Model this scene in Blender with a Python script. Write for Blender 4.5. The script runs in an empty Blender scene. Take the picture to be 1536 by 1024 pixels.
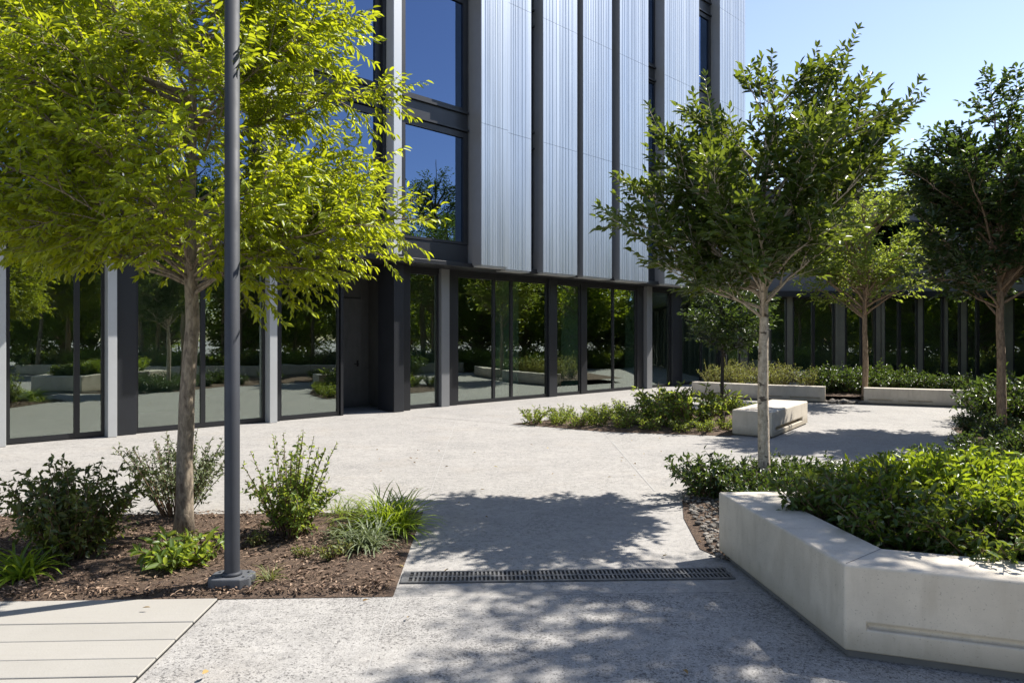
import bpy, bmesh, math, random
import numpy as np
from mathutils import Vector, Matrix

R = math.radians
scene = bpy.context.scene
COL = scene.collection
PI = math.pi

# ------------------------------------------------------------------ light settings
SUN_AZ, SUN_EL = 68.0, 50.0          # degrees clockwise from +Y, above horizon
SUN_STRENGTH, SKY_STRENGTH, EXPOSURE = 4.9, 0.11, 1.0

# ------------------------------------------------------------------ node helpers
def new_mat(name):
    m = bpy.data.materials.new(name)
    m.use_nodes = True
    nt = m.node_tree
    b = nt.nodes['Principled BSDF']
    return m, nt, b

def N(nt, typ, **kw):
    n = nt.nodes.new(typ)
    for k, v in kw.items():
        if k in n.inputs:
            n.inputs[k].default_value = v
        else:
            setattr(n, k, v)
    return n

def L(nt, a, b):
    nt.links.new(a, b)

def coords(nt, scale=(1, 1, 1), kind='Object'):
    tc = N(nt, 'ShaderNodeTexCoord')
    mp = N(nt, 'ShaderNodeMapping')
    mp.inputs['Scale'].default_value = scale
    L(nt, tc.outputs[kind], mp.inputs['Vector'])
    return mp.outputs['Vector']

def noise(nt, vec, scale, detail=3.0, rough=0.55, dist=0.0):
    n = N(nt, 'ShaderNodeTexNoise')
    n.inputs['Scale'].default_value = scale
    n.inputs['Detail'].default_value = detail
    n.inputs['Roughness'].default_value = rough
    n.inputs['Distortion'].default_value = dist
    L(nt, vec, n.inputs['Vector'])
    return n.outputs['Fac']

def ramp(nt, fac, stops, interp='LINEAR'):
    r = N(nt, 'ShaderNodeValToRGB')
    cr = r.color_ramp
    cr.interpolation = interp
    while len(cr.elements) < len(stops):
        cr.elements.new(0.5)
    for e, (p, c) in zip(cr.elements, stops):
        e.position = p
        e.color = (c[0], c[1], c[2], 1) if not isinstance(c, (int, float)) else (c, c, c, 1)
    L(nt, fac, r.inputs['Fac'])
    return r.outputs['Color']

def mixc(nt, fac, a, b, mode='MIX'):
    m = N(nt, 'ShaderNodeMix', data_type='RGBA', blend_type=mode)
    for v, i in ((fac, 0), (a, 6), (b, 7)):
        if hasattr(v, 'links') or hasattr(v, 'is_linked'):
            L(nt, v, m.inputs[i])
        elif i == 0:
            m.inputs[0].default_value = v
        else:
            m.inputs[i].default_value = (v[0], v[1], v[2], 1)
    return m.outputs[2]

def math_n(nt, op, a, b=0.0):
    m = N(nt, 'ShaderNodeMath', operation=op)
    for v, i in ((a, 0), (b, 1)):
        if hasattr(v, 'is_linked'):
            L(nt, v, m.inputs[i])
        else:
            m.inputs[i].default_value = v
    return m.outputs[0]

def bump(nt, b, height, strength, dist=0.01):
    n = N(nt, 'ShaderNodeBump')
    n.inputs['Strength'].default_value = strength
    n.inputs['Distance'].default_value = dist
    L(nt, height, n.inputs['Height'])
    L(nt, n.outputs['Normal'], b.inputs['Normal'])

# ------------------------------------------------------------------ materials
def mat_paving(name, base, dark, fleck, fleck_amt, fleck_scale, thr, rust):
    m, nt, b = new_mat(name)
    v = coords(nt)
    big = noise(nt, v, 0.45, 4, 0.6)
    mid = noise(nt, coords(nt, (1, 1.6, 1)), 3.2, 6, 0.7)
    blot = noise(nt, v, 14.0, 5, 0.75)
    fine = noise(nt, v, 120.0, 3, 0.7)
    c = mixc(nt, ramp(nt, big, [(0.35, 0.0), (0.65, 1.0)]), base, dark)
    c = mixc(nt, ramp(nt, mid, [(0.46, 0.0), (0.68, 0.65)]), c, tuple(x * 0.74 for x in dark))
    c = mixc(nt, ramp(nt, blot, [(0.47, 0.0), (0.68, 0.8)]), c, tuple(x * 0.6 for x in dark))
    c = mixc(nt, ramp(nt, fine, [(0.42, 0.0), (0.7, 0.75)]), c, tuple(x * 0.5 for x in base))
    c = mixc(nt, ramp(nt, noise(nt, v, 1.1, 3), [(0.55, 0.0), (0.8, rust)]), c, (base[0] * 0.8, base[1] * 0.72, base[2] * 0.62))
    # exposed pebbles and pits, denser in some patches
    dens = math_n(nt, 'MULTIPLY', math_n(nt, 'SUBTRACT', noise(nt, v, 1.3, 4, 0.65), 0.5), 0.30)
    f1 = math_n(nt, 'ADD', noise(nt, v, fleck_scale, 3.5, 0.75, 0.5), dens)
    fl = math_n(nt, 'MULTIPLY', ramp(nt, f1, [(thr, 0.0), (thr + 0.035, 1.0)]), fleck_amt)
    c = mixc(nt, fl, c, fleck)
    f3 = math_n(nt, 'ADD', noise(nt, v, fleck_scale * 2.1, 3, 0.7), dens)
    fl3 = math_n(nt, 'MULTIPLY', ramp(nt, f3, [(thr + 0.01, 0.0), (thr + 0.05, 1.0)]), fleck_amt * 0.75)
    c = mixc(nt, fl3, c, tuple(x * 1.5 for x in fleck))
    f2 = noise(nt, v, fleck_scale * 1.5, 2, 0.6)
    c = mixc(nt, math_n(nt, 'MULTIPLY', ramp(nt, f2, [(0.64, 0.0), (0.68, 1.0)]), 0.5 * fleck_amt), c, (0.55, 0.53, 0.50))
    L(nt, c, b.inputs['Base Color'])
    b.inputs['Roughness'].default_value = 0.85
    h = math_n(nt, 'SUBTRACT', math_n(nt, 'MULTIPLY', fine, 0.35), math_n(nt, 'MULTIPLY', fl, 0.6))
    bump(nt, b, h, 0.6, 0.006)
    return m

M = {}
M['plaza'] = mat_paving('plaza concrete', (0.395, 0.375, 0.345), (0.34, 0.325, 0.302), (0.13, 0.127, 0.122), 0.6, 30.0, 0.575, 0.3)
M['aggregate'] = mat_paving('exposed aggregate concrete', (0.405, 0.388, 0.36), (0.345, 0.332, 0.312), (0.085, 0.08, 0.076), 0.85, 58.0, 0.56, 0.3)

def mat_concrete(name, base, stain, rough=0.75):
    m, nt, b = new_mat(name)
    v = coords(nt)
    vs = coords(nt, (1, 1, 0.25))
    big = noise(nt, v, 1.7, 5, 0.65)
    streak = noise(nt, vs, 9.0, 4, 0.6)
    pore = noise(nt, v, 95.0, 2, 0.5)
    fine = noise(nt, v, 260.0, 2, 0.5)
    c = mixc(nt, ramp(nt, big, [(0.36, 0.0), (0.66, 1.0)]), base, tuple(x * 0.78 for x in base))
    c = mixc(nt, ramp(nt, streak, [(0.48, 0.0), (0.75, 0.7)]), c, stain)
    c = mixc(nt, ramp(nt, pore, [(0.665, 0.0), (0.70, 0.7)]), c, tuple(x * 0.45 for x in base))
    c = mixc(nt, ramp(nt, fine, [(0.4, 0.0), (0.7, 0.18)]), c, tuple(x * 0.6 for x in base))
    # grime band splashed up from the ground
    sep = N(nt, 'ShaderNodeSeparateXYZ')
    L(nt, v, sep.inputs[0])
    edge = math_n(nt, 'ADD', sep.outputs['Z'], math_n(nt, 'MULTIPLY', math_n(nt, 'SUBTRACT', streak, 0.5), 0.25))
    g = ramp(nt, edge, [(0.04, 0.65), (0.17, 0.0)])
    c = mixc(nt, g, c, (stain[0] * 0.7, stain[1] * 0.68, stain[2] * 0.62))
    L(nt, c, b.inputs['Base Color'])
    b.inputs['Roughness'].default_value = rough
    bump(nt, b, math_n(nt, 'SUBTRACT', math_n(nt, 'MULTIPLY', big, 0.4), math_n(nt, 'MULTIPLY', pore, 0.25)), 0.35, 0.01)
    return m

M['concrete'] = mat_concrete('cream cast concrete', (0.62, 0.56, 0.465), (0.41, 0.36, 0.285))
M['board'] = mat_concrete('pale paving board', (0.44, 0.428, 0.405), (0.36, 0.348, 0.325))
_nt = M['board'].node_tree
_b = _nt.nodes['Principled BSDF']
_src = _b.inputs['Base Color'].links[0].from_socket
_g = N(_nt, 'ShaderNodeNewGeometry')
_grain = noise(_nt, coords(_nt, (0.6, 14, 1)), 5, 4, 0.7)
_c = mixc(_nt, ramp(_nt, _g.outputs['Random Per Island'], [(0.0, 0.0), (1.0, 0.45)]), _src, (0.35, 0.33, 0.295))
_c = mixc(_nt, ramp(_nt, _grain, [(0.5, 0.0), (0.75, 0.4)]), _c, (0.27, 0.255, 0.23))
L(_nt, _c, _b.inputs['Base Color'])
M['entry_concrete'] = mat_concrete('dark board concrete', (0.10, 0.10, 0.095), (0.06, 0.06, 0.055))

def mat_plain(name, col, rough, metal=0.0, var=0.15, vscale=6.0, spec=0.5, bumps=0.0):
    m, nt, b = new_mat(name)
    v = coords(nt)
    n = noise(nt, v, vscale, 4, 0.6)
    c = mixc(nt, ramp(nt, n, [(0.3, 0.0), (0.75, 1.0)]), col, tuple(x * (1 - var) for x in col))
    L(nt, c, b.inputs['Base Color'])
    rr = ramp(nt, n, [(0.3, rough), (0.8, min(1, rough * 1.25))])
    L(nt, rr, b.inputs['Roughness'])
    b.inputs['Metallic'].default_value = metal
    b.inputs['Specular IOR Level'].default_value = spec
    if bumps:
        bump(nt, b, noise(nt, v, vscale * 12, 3), bumps, 0.004)
    return m

M['dark_metal'] = mat_plain('dark bronze metal', (0.014, 0.015, 0.018), 0.38, 0.0, 0.3, 3.0)
M['column_metal'] = mat_plain('dark column metal', (0.024, 0.026, 0.031), 0.36, 0.1, 0.3, 2.0)
M['fin_metal'] = mat_plain('light aluminium fin', (0.52, 0.53, 0.53), 0.4, 0.35, 0.12, 2.0)
M['fin_grey'] = mat_plain('grey aluminium fin', (0.24, 0.245, 0.25), 0.4, 0.35, 0.12, 2.0)
M['post'] = mat_plain('charcoal post paint', (0.03, 0.034, 0.043), 0.6, 0.0, 0.25, 5.0, bumps=0.05)
M['base_iron'] = mat_plain('grey cast base', (0.10, 0.105, 0.115), 0.6, 0.0, 0.3, 14.0, bumps=0.3)
M['iron'] = mat_plain('worn cast iron', (0.17, 0.17, 0.17), 0.55, 0.4, 0.5, 25.0, bumps=0.3)
M['black'] = mat_plain('gap shade and handle black', (0.012, 0.012, 0.012), 0.9)  # stands for shade in board gaps and drain; plain black on the handle
M['joint'] = mat_plain('pale joint mortar', (0.37, 0.36, 0.34), 0.9)
M['joint_dark'] = mat_plain('dark joint', (0.16, 0.155, 0.15), 0.9)
M['soil'] = mat_plain('dark soil', (0.045, 0.033, 0.025), 0.95, 0, 0.5, 20, bumps=0.8)
M['interior_floor'] = mat_plain('interior stone floor', (0.22, 0.22, 0.21), 0.35)
M['interior_wall'] = mat_plain('interior plaster', (0.55, 0.58, 0.52), 0.8)
M['curtain'] = mat_plain('pale green curtain', (0.55, 0.66, 0.60), 0.9)
M['cladding'] = mat_plain('grey wing cladding', (0.17, 0.165, 0.16), 0.6, 0.1, 0.25, 1.2)
M['wing_panel'] = mat_plain('muted green grey panel', (0.15, 0.152, 0.118), 0.35, 0.0, 0.3, 1.5)
M['lamp_glass'] = mat_plain('frosted lens', (0.6, 0.6, 0.58), 0.3)

def mat_mulch():
    m, nt, b = new_mat('bark mulch')
    v = coords(nt)
    a = noise(nt, v, 38, 5, 0.75, 1.2)
    c2 = noise(nt, v, 4, 3)
    c = ramp(nt, a, [(0.32, (0.03, 0.018, 0.012)), (0.5, (0.11, 0.070, 0.044)), (0.68, (0.24, 0.165, 0.11))])
    c = mixc(nt, ramp(nt, c2, [(0.4, 0.0), (0.7, 0.5)]), c, (0.10, 0.066, 0.047))
    L(nt, c, b.inputs['Base Color'])
    b.inputs['Roughness'].default_value = 0.95
    bump(nt, b, a, 1.0, 0.03)
    return m
M['mulch'] = mat_mulch()

def mat_chip(name, c0, c1, c2):
    m, nt, b = new_mat(name)
    g = N(nt, 'ShaderNodeNewGeometry')
    c = ramp(nt, g.outputs['Random Per Island'], [(0.0, c0), (0.5, c1), (1.0, c2)])
    L(nt, c, b.inputs['Base Color'])
    b.inputs['Roughness'].default_value = 0.9
    return m
M['chip'] = mat_chip('bark chips', (0.045, 0.028, 0.018), (0.14, 0.088, 0.058), (0.33, 0.235, 0.165))
M['stone'] = mat_chip('grey stones', (0.07, 0.06, 0.05), (0.15, 0.135, 0.115), (0.27, 0.245, 0.21))
M['litter'] = mat_chip('dry leaves', (0.16, 0.09, 0.03), (0.30, 0.20, 0.07), (0.40, 0.33, 0.14))

def mat_leaf(name, cols, trans, rough=0.42, tmix=0.42, spec=0.5):
    """cols: three leaf colours from dark to light; trans: colour of the light that passes through."""
    m, nt, b = new_mat(name)
    g = N(nt, 'ShaderNodeNewGeometry')
    v = coords(nt)
    rnd = g.outputs['Random Per Island']
    cl = noise(nt, v, 2.2, 2)
    f = math_n(nt, 'ADD', math_n(nt, 'MULTIPLY', rnd, 0.55), math_n(nt, 'MULTIPLY', cl, 0.5))
    c = ramp(nt, f, [(0.1, cols[0]), (0.5, cols[1]), (0.9, cols[2])])
    L(nt, c, b.inputs['Base Color'])
    b.inputs['Roughness'].default_value = rough
    b.inputs['Specular IOR Level'].default_value = spec
    t = N(nt, 'ShaderNodeBsdfTranslucent')
    tc = ramp(nt, f, [(0.1, tuple(x * 0.65 for x in trans)), (0.9, trans)])
    L(nt, tc, t.inputs['Color'])
    mx = N(nt, 'ShaderNodeMixShader')
    mx.inputs[0].default_value = tmix
    L(nt, b.outputs[0], mx.inputs[1])
    L(nt, t.outputs[0], mx.inputs[2])
    L(nt, mx.outputs[0], nt.nodes['Material Output'].inputs['Surface'])
    return m

M['leaf_yellow'] = mat_leaf('spring leaf', [(0.06, 0.11, 0.008), (0.16, 0.225, 0.012), (0.34, 0.40, 0.03)], (0.62, 0.68, 0.02), 0.38, 0.5)
M['leaf_green'] = mat_leaf('mid green leaf', [(0.026, 0.052, 0.010), (0.05, 0.092, 0.016), (0.09, 0.14, 0.022)], (0.26, 0.33, 0.025), 0.35, 0.37)
M['leaf_dark'] = mat_leaf('dark glossy leaf', [(0.016, 0.034, 0.011), (0.03, 0.06, 0.017), (0.055, 0.098, 0.024)], (0.15, 0.23, 0.025), 0.32, 0.32)
M['leaf_grass'] = mat_leaf('bright grass blade', [(0.10, 0.17, 0.012), (0.17, 0.26, 0.018), (0.28, 0.36, 0.04)], (0.48, 0.60, 0.04), 0.4, 0.42)
M['leaf_lime'] = mat_leaf('lime shrub leaf', [(0.07, 0.12, 0.010), (0.125, 0.20, 0.014), (0.21, 0.30, 0.025)], (0.50, 0.62, 0.03), 0.38, 0.42)
M['leaf_fresh'] = mat_leaf('fresh shrub leaf', [(0.055, 0.10, 0.018), (0.10, 0.165, 0.028), (0.22, 0.29, 0.06)], (0.48, 0.58, 0.06), 0.42, 0.44)
M['leaf_grey'] = mat_leaf('grey green leaf', [(0.075, 0.10, 0.045), (0.14, 0.175, 0.08), (0.26, 0.30, 0.16)], (0.28, 0.34, 0.12), 0.5, 0.3)
M['leaf_olive'] = mat_leaf('olive leaf', [(0.035, 0.058, 0.018), (0.07, 0.10, 0.028), (0.15, 0.16, 0.045)], (0.30, 0.36, 0.05), 0.4, 0.38)
M['leaf_straw'] = mat_leaf('yellow sprig leaf', [(0.10, 0.125, 0.03), (0.17, 0.20, 0.05), (0.30, 0.30, 0.10)], (0.40, 0.42, 0.08), 0.5, 0.4)

def mat_bark(name, base, dark, scale, stretch, bands=False):
    m, nt, b = new_mat(name)
    v = coords(nt, (1, 1, stretch))
    a = noise(nt, v, scale, 5, 0.7, 0.6)
    big = noise(nt, coords(nt), 2.5, 3)
    c = ramp(nt, a, [(0.35, dark), (0.6, base), (0.8, tuple(min(1, x * 1.25) for x in base))])
    c = mixc(nt, ramp(nt, big, [(0.45, 0.0), (0.75, 0.45)]), c, tuple(x * 0.6 for x in base))
    if bands:
        sp = noise(nt, coords(nt, (0.8, 0.8, 1.3)), 12, 3, 0.5, 0.4)
        c = mixc(nt, ramp(nt, sp, [(0.61, 0.0), (0.66, 0.9)]), c, (0.06, 0.045, 0.035))
        ln = noise(nt, coords(nt, (0.6, 0.6, 9)), 10, 2)
        c = mixc(nt, ramp(nt, ln, [(0.6, 0.0), (0.72, 0.4)]), c, (0.13, 0.11, 0.09))
    L(nt, c, b.inputs['Base Color'])
    b.inputs['Roughness'].default_value = 0.9
    bump(nt, b, a, 0.7, 0.012)
    return m
M['bark_grey'] = mat_bark('grey brown bark', (0.30, 0.245, 0.18), (0.10, 0.075, 0.055), 34, 0.35)
M['bark_pale'] = mat_bark('pale spotted bark', (0.62, 0.53, 0.42), (0.34, 0.27, 0.20), 30, 0.5, True)
M['bark_tan'] = mat_bark('tan bark', (0.34, 0.245, 0.16), (0.15, 0.10, 0.065), 28, 0.35)
M['bark_dark'] = mat_bark('dark thin bark', (0.045, 0.04, 0.036), (0.02, 0.018, 0.016), 30, 0.3)
M['twig'] = mat_plain('shrub stem', (0.16, 0.10, 0.06), 0.85, 0, 0.4, 30)

def mat_panel(name, col):
    m, nt, b = new_mat(name)
    vs = coords(nt, (1, 1, 0.012))
    st = noise(nt, vs, 14, 4, 0.75)
    st2 = noise(nt, vs, 3.2, 3, 0.6)
    dirt = noise(nt, coords(nt, (1, 1, 0.5)), 0.9, 4, 0.6)
    c = mixc(nt, ramp(nt, st, [(0.35, 0.0), (0.7, 1.0)]), col, tuple(x * 0.72 for x in col))
    c = mixc(nt, ramp(nt, st2, [(0.5, 0.0), (0.75, 0.5)]), c, tuple(x * 1.12 for x in col))
    c = mixc(nt, ramp(nt, dirt, [(0.45, 0.0), (0.8, 0.35)]), c, tuple(x * 0.7 for x in col))
    L(nt, c, b.inputs['Base Color'])
    b.inputs['Metallic'].default_value = 0.75
    L(nt, ramp(nt, st2, [(0.3, 0.34), (0.75, 0.48)]), b.inputs['Roughness'])
    bump(nt, b, math_n(nt, 'ADD', math_n(nt, 'MULTIPLY', st, 0.5), dirt), 0.25, 0.01)
    return m
M['panel'] = mat_panel('ribbed aluminium', (0.475, 0.52, 0.575))
M['panel_warm'] = mat_panel('ribbed aluminium, paler', (0.50, 0.54, 0.58))
M['panel_shaded'] = mat_plain('shaded aluminium return', (0.30, 0.305, 0.315), 0.45, 0.5, 0.12, 2.0)  # greyer tone carries the shade on the left-hand returns

def mat_glass(name, tint, refl, f0, rough=0.0, wave=0.12):
    m, nt, b = new_mat(name)
    nt.nodes.remove(b)
    tr = N(nt, 'ShaderNodeBsdfTransparent')
    tr.inputs['Color'].default_value = (*tint, 1)
    gl = N(nt, 'ShaderNodeBsdfGlossy')
    gl.inputs['Color'].default_value = (*refl, 1)
    gl.inputs['Roughness'].default_value = rough
    bp = N(nt, 'ShaderNodeBump')
    bp.inputs['Strength'].default_value = wave
    bp.inputs['Distance'].default_value = 0.02
    L(nt, noise(nt, coords(nt), 0.8, 2), bp.inputs['Height'])
    L(nt, bp.outputs[0], gl.inputs['Normal'])
    lw = N(nt, 'ShaderNodeLayerWeight')
    lw.inputs['Blend'].default_value = 0.5
    p5 = math_n(nt, 'POWER', lw.outputs['Facing'], 5.0)
    fac = math_n(nt, 'ADD', math_n(nt, 'MULTIPLY', p5, 1.0 - f0), f0)
    mx = N(nt, 'ShaderNodeMixShader')
    L(nt, fac, mx.inputs[0])
    L(nt, tr.outputs[0], mx.inputs[1])
    L(nt, gl.outputs[0], mx.inputs[2])
    L(nt, mx.outputs[0], nt.nodes['Material Output'].inputs['Surface'])
    return m
M['glass'] = mat_glass('dark shop glass', (0.66, 0.74, 0.68), (0.90, 0.97, 0.92), 0.25)
M['glass_blue'] = mat_glass('blue tinted glass', (0.04, 0.05, 0.08), (0.42, 0.62, 1.0), 0.27)

# ------------------------------------------------------------------ mesh helpers
def link(name, me, mat, parent=None, smooth=False):
    o = bpy.data.objects.new(name, me)
    if mat is not None and not me.materials:
        me.materials.append(mat)
    COL.objects.link(o)
    if parent is not None:
        o.parent = parent
    if smooth:
        me.polygons.foreach_set('use_smooth', [True] * len(me.polygons))
    return o

class MB:
    def __init__(self):
        self.v, self.f = [], []
    def box(self, x0, x1, y0, y1, z0, z1):
        k = len(self.v)
        self.v += [(x0, y0, z0), (x1, y0, z0), (x1, y1, z0), (x0, y1, z0), (x0, y0, z1), (x1, y0, z1), (x1, y1, z1), (x0, y1, z1)]
        self.f += [tuple(k + i for i in q) for q in ((0, 3, 2, 1), (4, 5, 6, 7), (0, 1, 5, 4), (1, 2, 6, 5), (2, 3, 7, 6), (3, 0, 4, 7))]
        return self
    def prism(self, poly, z0, z1):
        k, n = len(self.v), len(poly)
        self.v += [(p[0], p[1], z0) for p in poly] + [(p[0], p[1], z1) for p in poly]
        self.f += [tuple(k + i for i in reversed(range(n))), tuple(k + n + i for i in range(n))]
        self.f += [(k + i, k + (i + 1) % n, k + n + (i + 1) % n, k + n + i) for i in range(n)]
        return self
    def sheet(self, poly, z):
        k = len(self.v)
        self.v += [(p[0], p[1], z) for p in poly]
        self.f.append(tuple(range(k, k + len(poly))))
        return self
    def tube(self, pts, radii, n=6, cap=True, flare=None):
        pts = [Vector(p) for p in pts]
        k = len(self.v)
        up = Vector((0.31, 0.17, 0.93)).normalized()
        for i, p in enumerate(pts):
            t = (pts[min(i + 1, len(pts) - 1)] - pts[max(i - 1, 0)])
            t = t.normalized() if t.length > 1e-9 else Vector((0, 0, 1))
            a = t.cross(up if abs(t.dot(up)) < 0.97 else Vector((1, 0, 0))).normalized()
            b = t.cross(a)
            for j in range(n):
                w = 2 * PI * j / n
                r = radii[i]
                self.v.append(tuple(p + a * (math.cos(w) * r) + b * (math.sin(w) * r)))
        for i in range(len(pts) - 1):
            for j in range(n):
                q = k + i * n
                self.f.append((q + j, q + (j + 1) % n, q + n + (j + 1) % n, q + n + j))
        if cap:
            self.f.append(tuple(k + j for j in reversed(range(n))))
            q = k + (len(pts) - 1) * n
            self.f.append(tuple(q + j for j in range(n)))
        return self
    def mesh(self, name):
        me = bpy.data.meshes.new(name)
        me.from_pydata(self.v, [], self.f)
        bm = bmesh.new()
        bm.from_mesh(me)
        bmesh.ops.recalc_face_normals(bm, faces=bm.faces)
        bm.to_mesh(me)
        bm.free()
        return me
    def build(self, name, mat, parent=None, bevel=0.0, smooth=False, seg=2):
        o = link(name, self.mesh(name), mat, parent, smooth)
        if bevel:
            md = o.modifiers.new('edge', 'BEVEL')
            md.width = bevel
            md.segments = seg
            md.limit_method = 'ANGLE'
            md.angle_limit = R(35)
        return o

def tag(o, label=None, cat=None, group=None, kind=None):
    if label: o['label'] = label
    if cat: o['category'] = cat
    if group: o['group'] = group
    if kind: o['kind'] = kind
    return o

def thing(name, label, cat, loc=(0, 0, 0), rotz=0.0, group=None):
    o = bpy.data.objects.new(name, None)
    o.empty_display_size = 0.2
    COL.objects.link(o)
    o.location = loc
    o.rotation_euler = (0, 0, rotz)
    return tag(o, label, cat, group)

def dup(root, loc, rotz=0.0, sc=(1, 1, 1), label=None, group=None, cat=None):
    r = root.copy()
    COL.objects.link(r)
    r.location = loc
    r.rotation_euler = (0, 0, rotz)
    r.scale = sc if hasattr(sc, '__len__') else (sc, sc, sc)
    if label: r['label'] = label
    if cat: r['category'] = cat
    if group: r['group'] = group
    for ch in list(root.children):
        c = ch.copy()
        COL.objects.link(c)
        c.parent = r
        for g in list(ch.children):
            d = g.copy()
            COL.objects.link(d)
            d.parent = c
    return r

# ------------------------------------------------------------------ leaves
class Leaves:
    def __init__(self):
        self.P, self.D, self.Nn, self.L, self.W = [], [], [], [], []
    def add(self, p, d, n, l, w):
        self.P.append(p); self.D.append(d); self.Nn.append(n); self.L.append(l); self.W.append(w)
    def build(self, name, mat, parent, seed=0, curl=0.16, fold=0.22):
        P = np.array(self.P, float).reshape(-1, 3); D = np.array(self.D, float).reshape(-1, 3); Nn = np.array(self.Nn, float).reshape(-1, 3)
        Ln = np.array(self.L, float)[:, None]; W = np.array(self.W, float)[:, None]
        D /= np.linalg.norm(D, axis=1, keepdims=True) + 1e-9
        S = np.cross(D, Nn)
        S /= np.linalg.norm(S, axis=1, keepdims=True) + 1e-9
        U = np.cross(S, D)
        n = len(P)
        V = np.empty((n, 6, 3))
        V[:, 0] = P
        V[:, 1] = P + D * Ln * 0.30 - S * W * 0.46 + U * W * fold
        V[:, 2] = P + D * Ln * 0.66 - S * W * 0.40 + U * (W * fold - Ln * curl * 0.3)
        V[:, 3] = P + D * Ln - U * Ln * curl
        V[:, 4] = P + D * Ln * 0.66 + S * W * 0.40 + U * (W * fold - Ln * curl * 0.3)
        V[:, 5] = P + D * Ln * 0.30 + S * W * 0.46 + U * W * fold
        idx = np.arange(n)[:, None] * 6
        F = np.concatenate([idx + np.array([[0, 1, 2, 3]]), idx + np.array([[0, 3, 4, 5]])], axis=1).reshape(-1)
        me = bpy.data.meshes.new(name)
        me.vertices.add(n * 6)
        me.vertices.foreach_set('co', V.reshape(-1).astype(np.float32))
        me.loops.add(len(F))
        me.loops.foreach_set('vertex_index', F.astype(np.int32))
        me.polygons.add(n * 2)
        me.polygons.foreach_set('loop_start', np.arange(0, n * 8, 4, dtype=np.int32))
        me.update(calc_edges=True)
        me.validate()
        return link(name, me, mat, parent)

def rv(rnd):
    z = rnd.uniform(-1, 1); a = rnd.uniform(0, 2 * PI); r = math.sqrt(1 - z * z)
    return Vector((r * math.cos(a), r * math.sin(a), z))

def bez(p0, p1, p2, t):
    return p0 * ((1 - t) ** 2) + p1 * (2 * t * (1 - t)) + p2 * (t * t)

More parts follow.
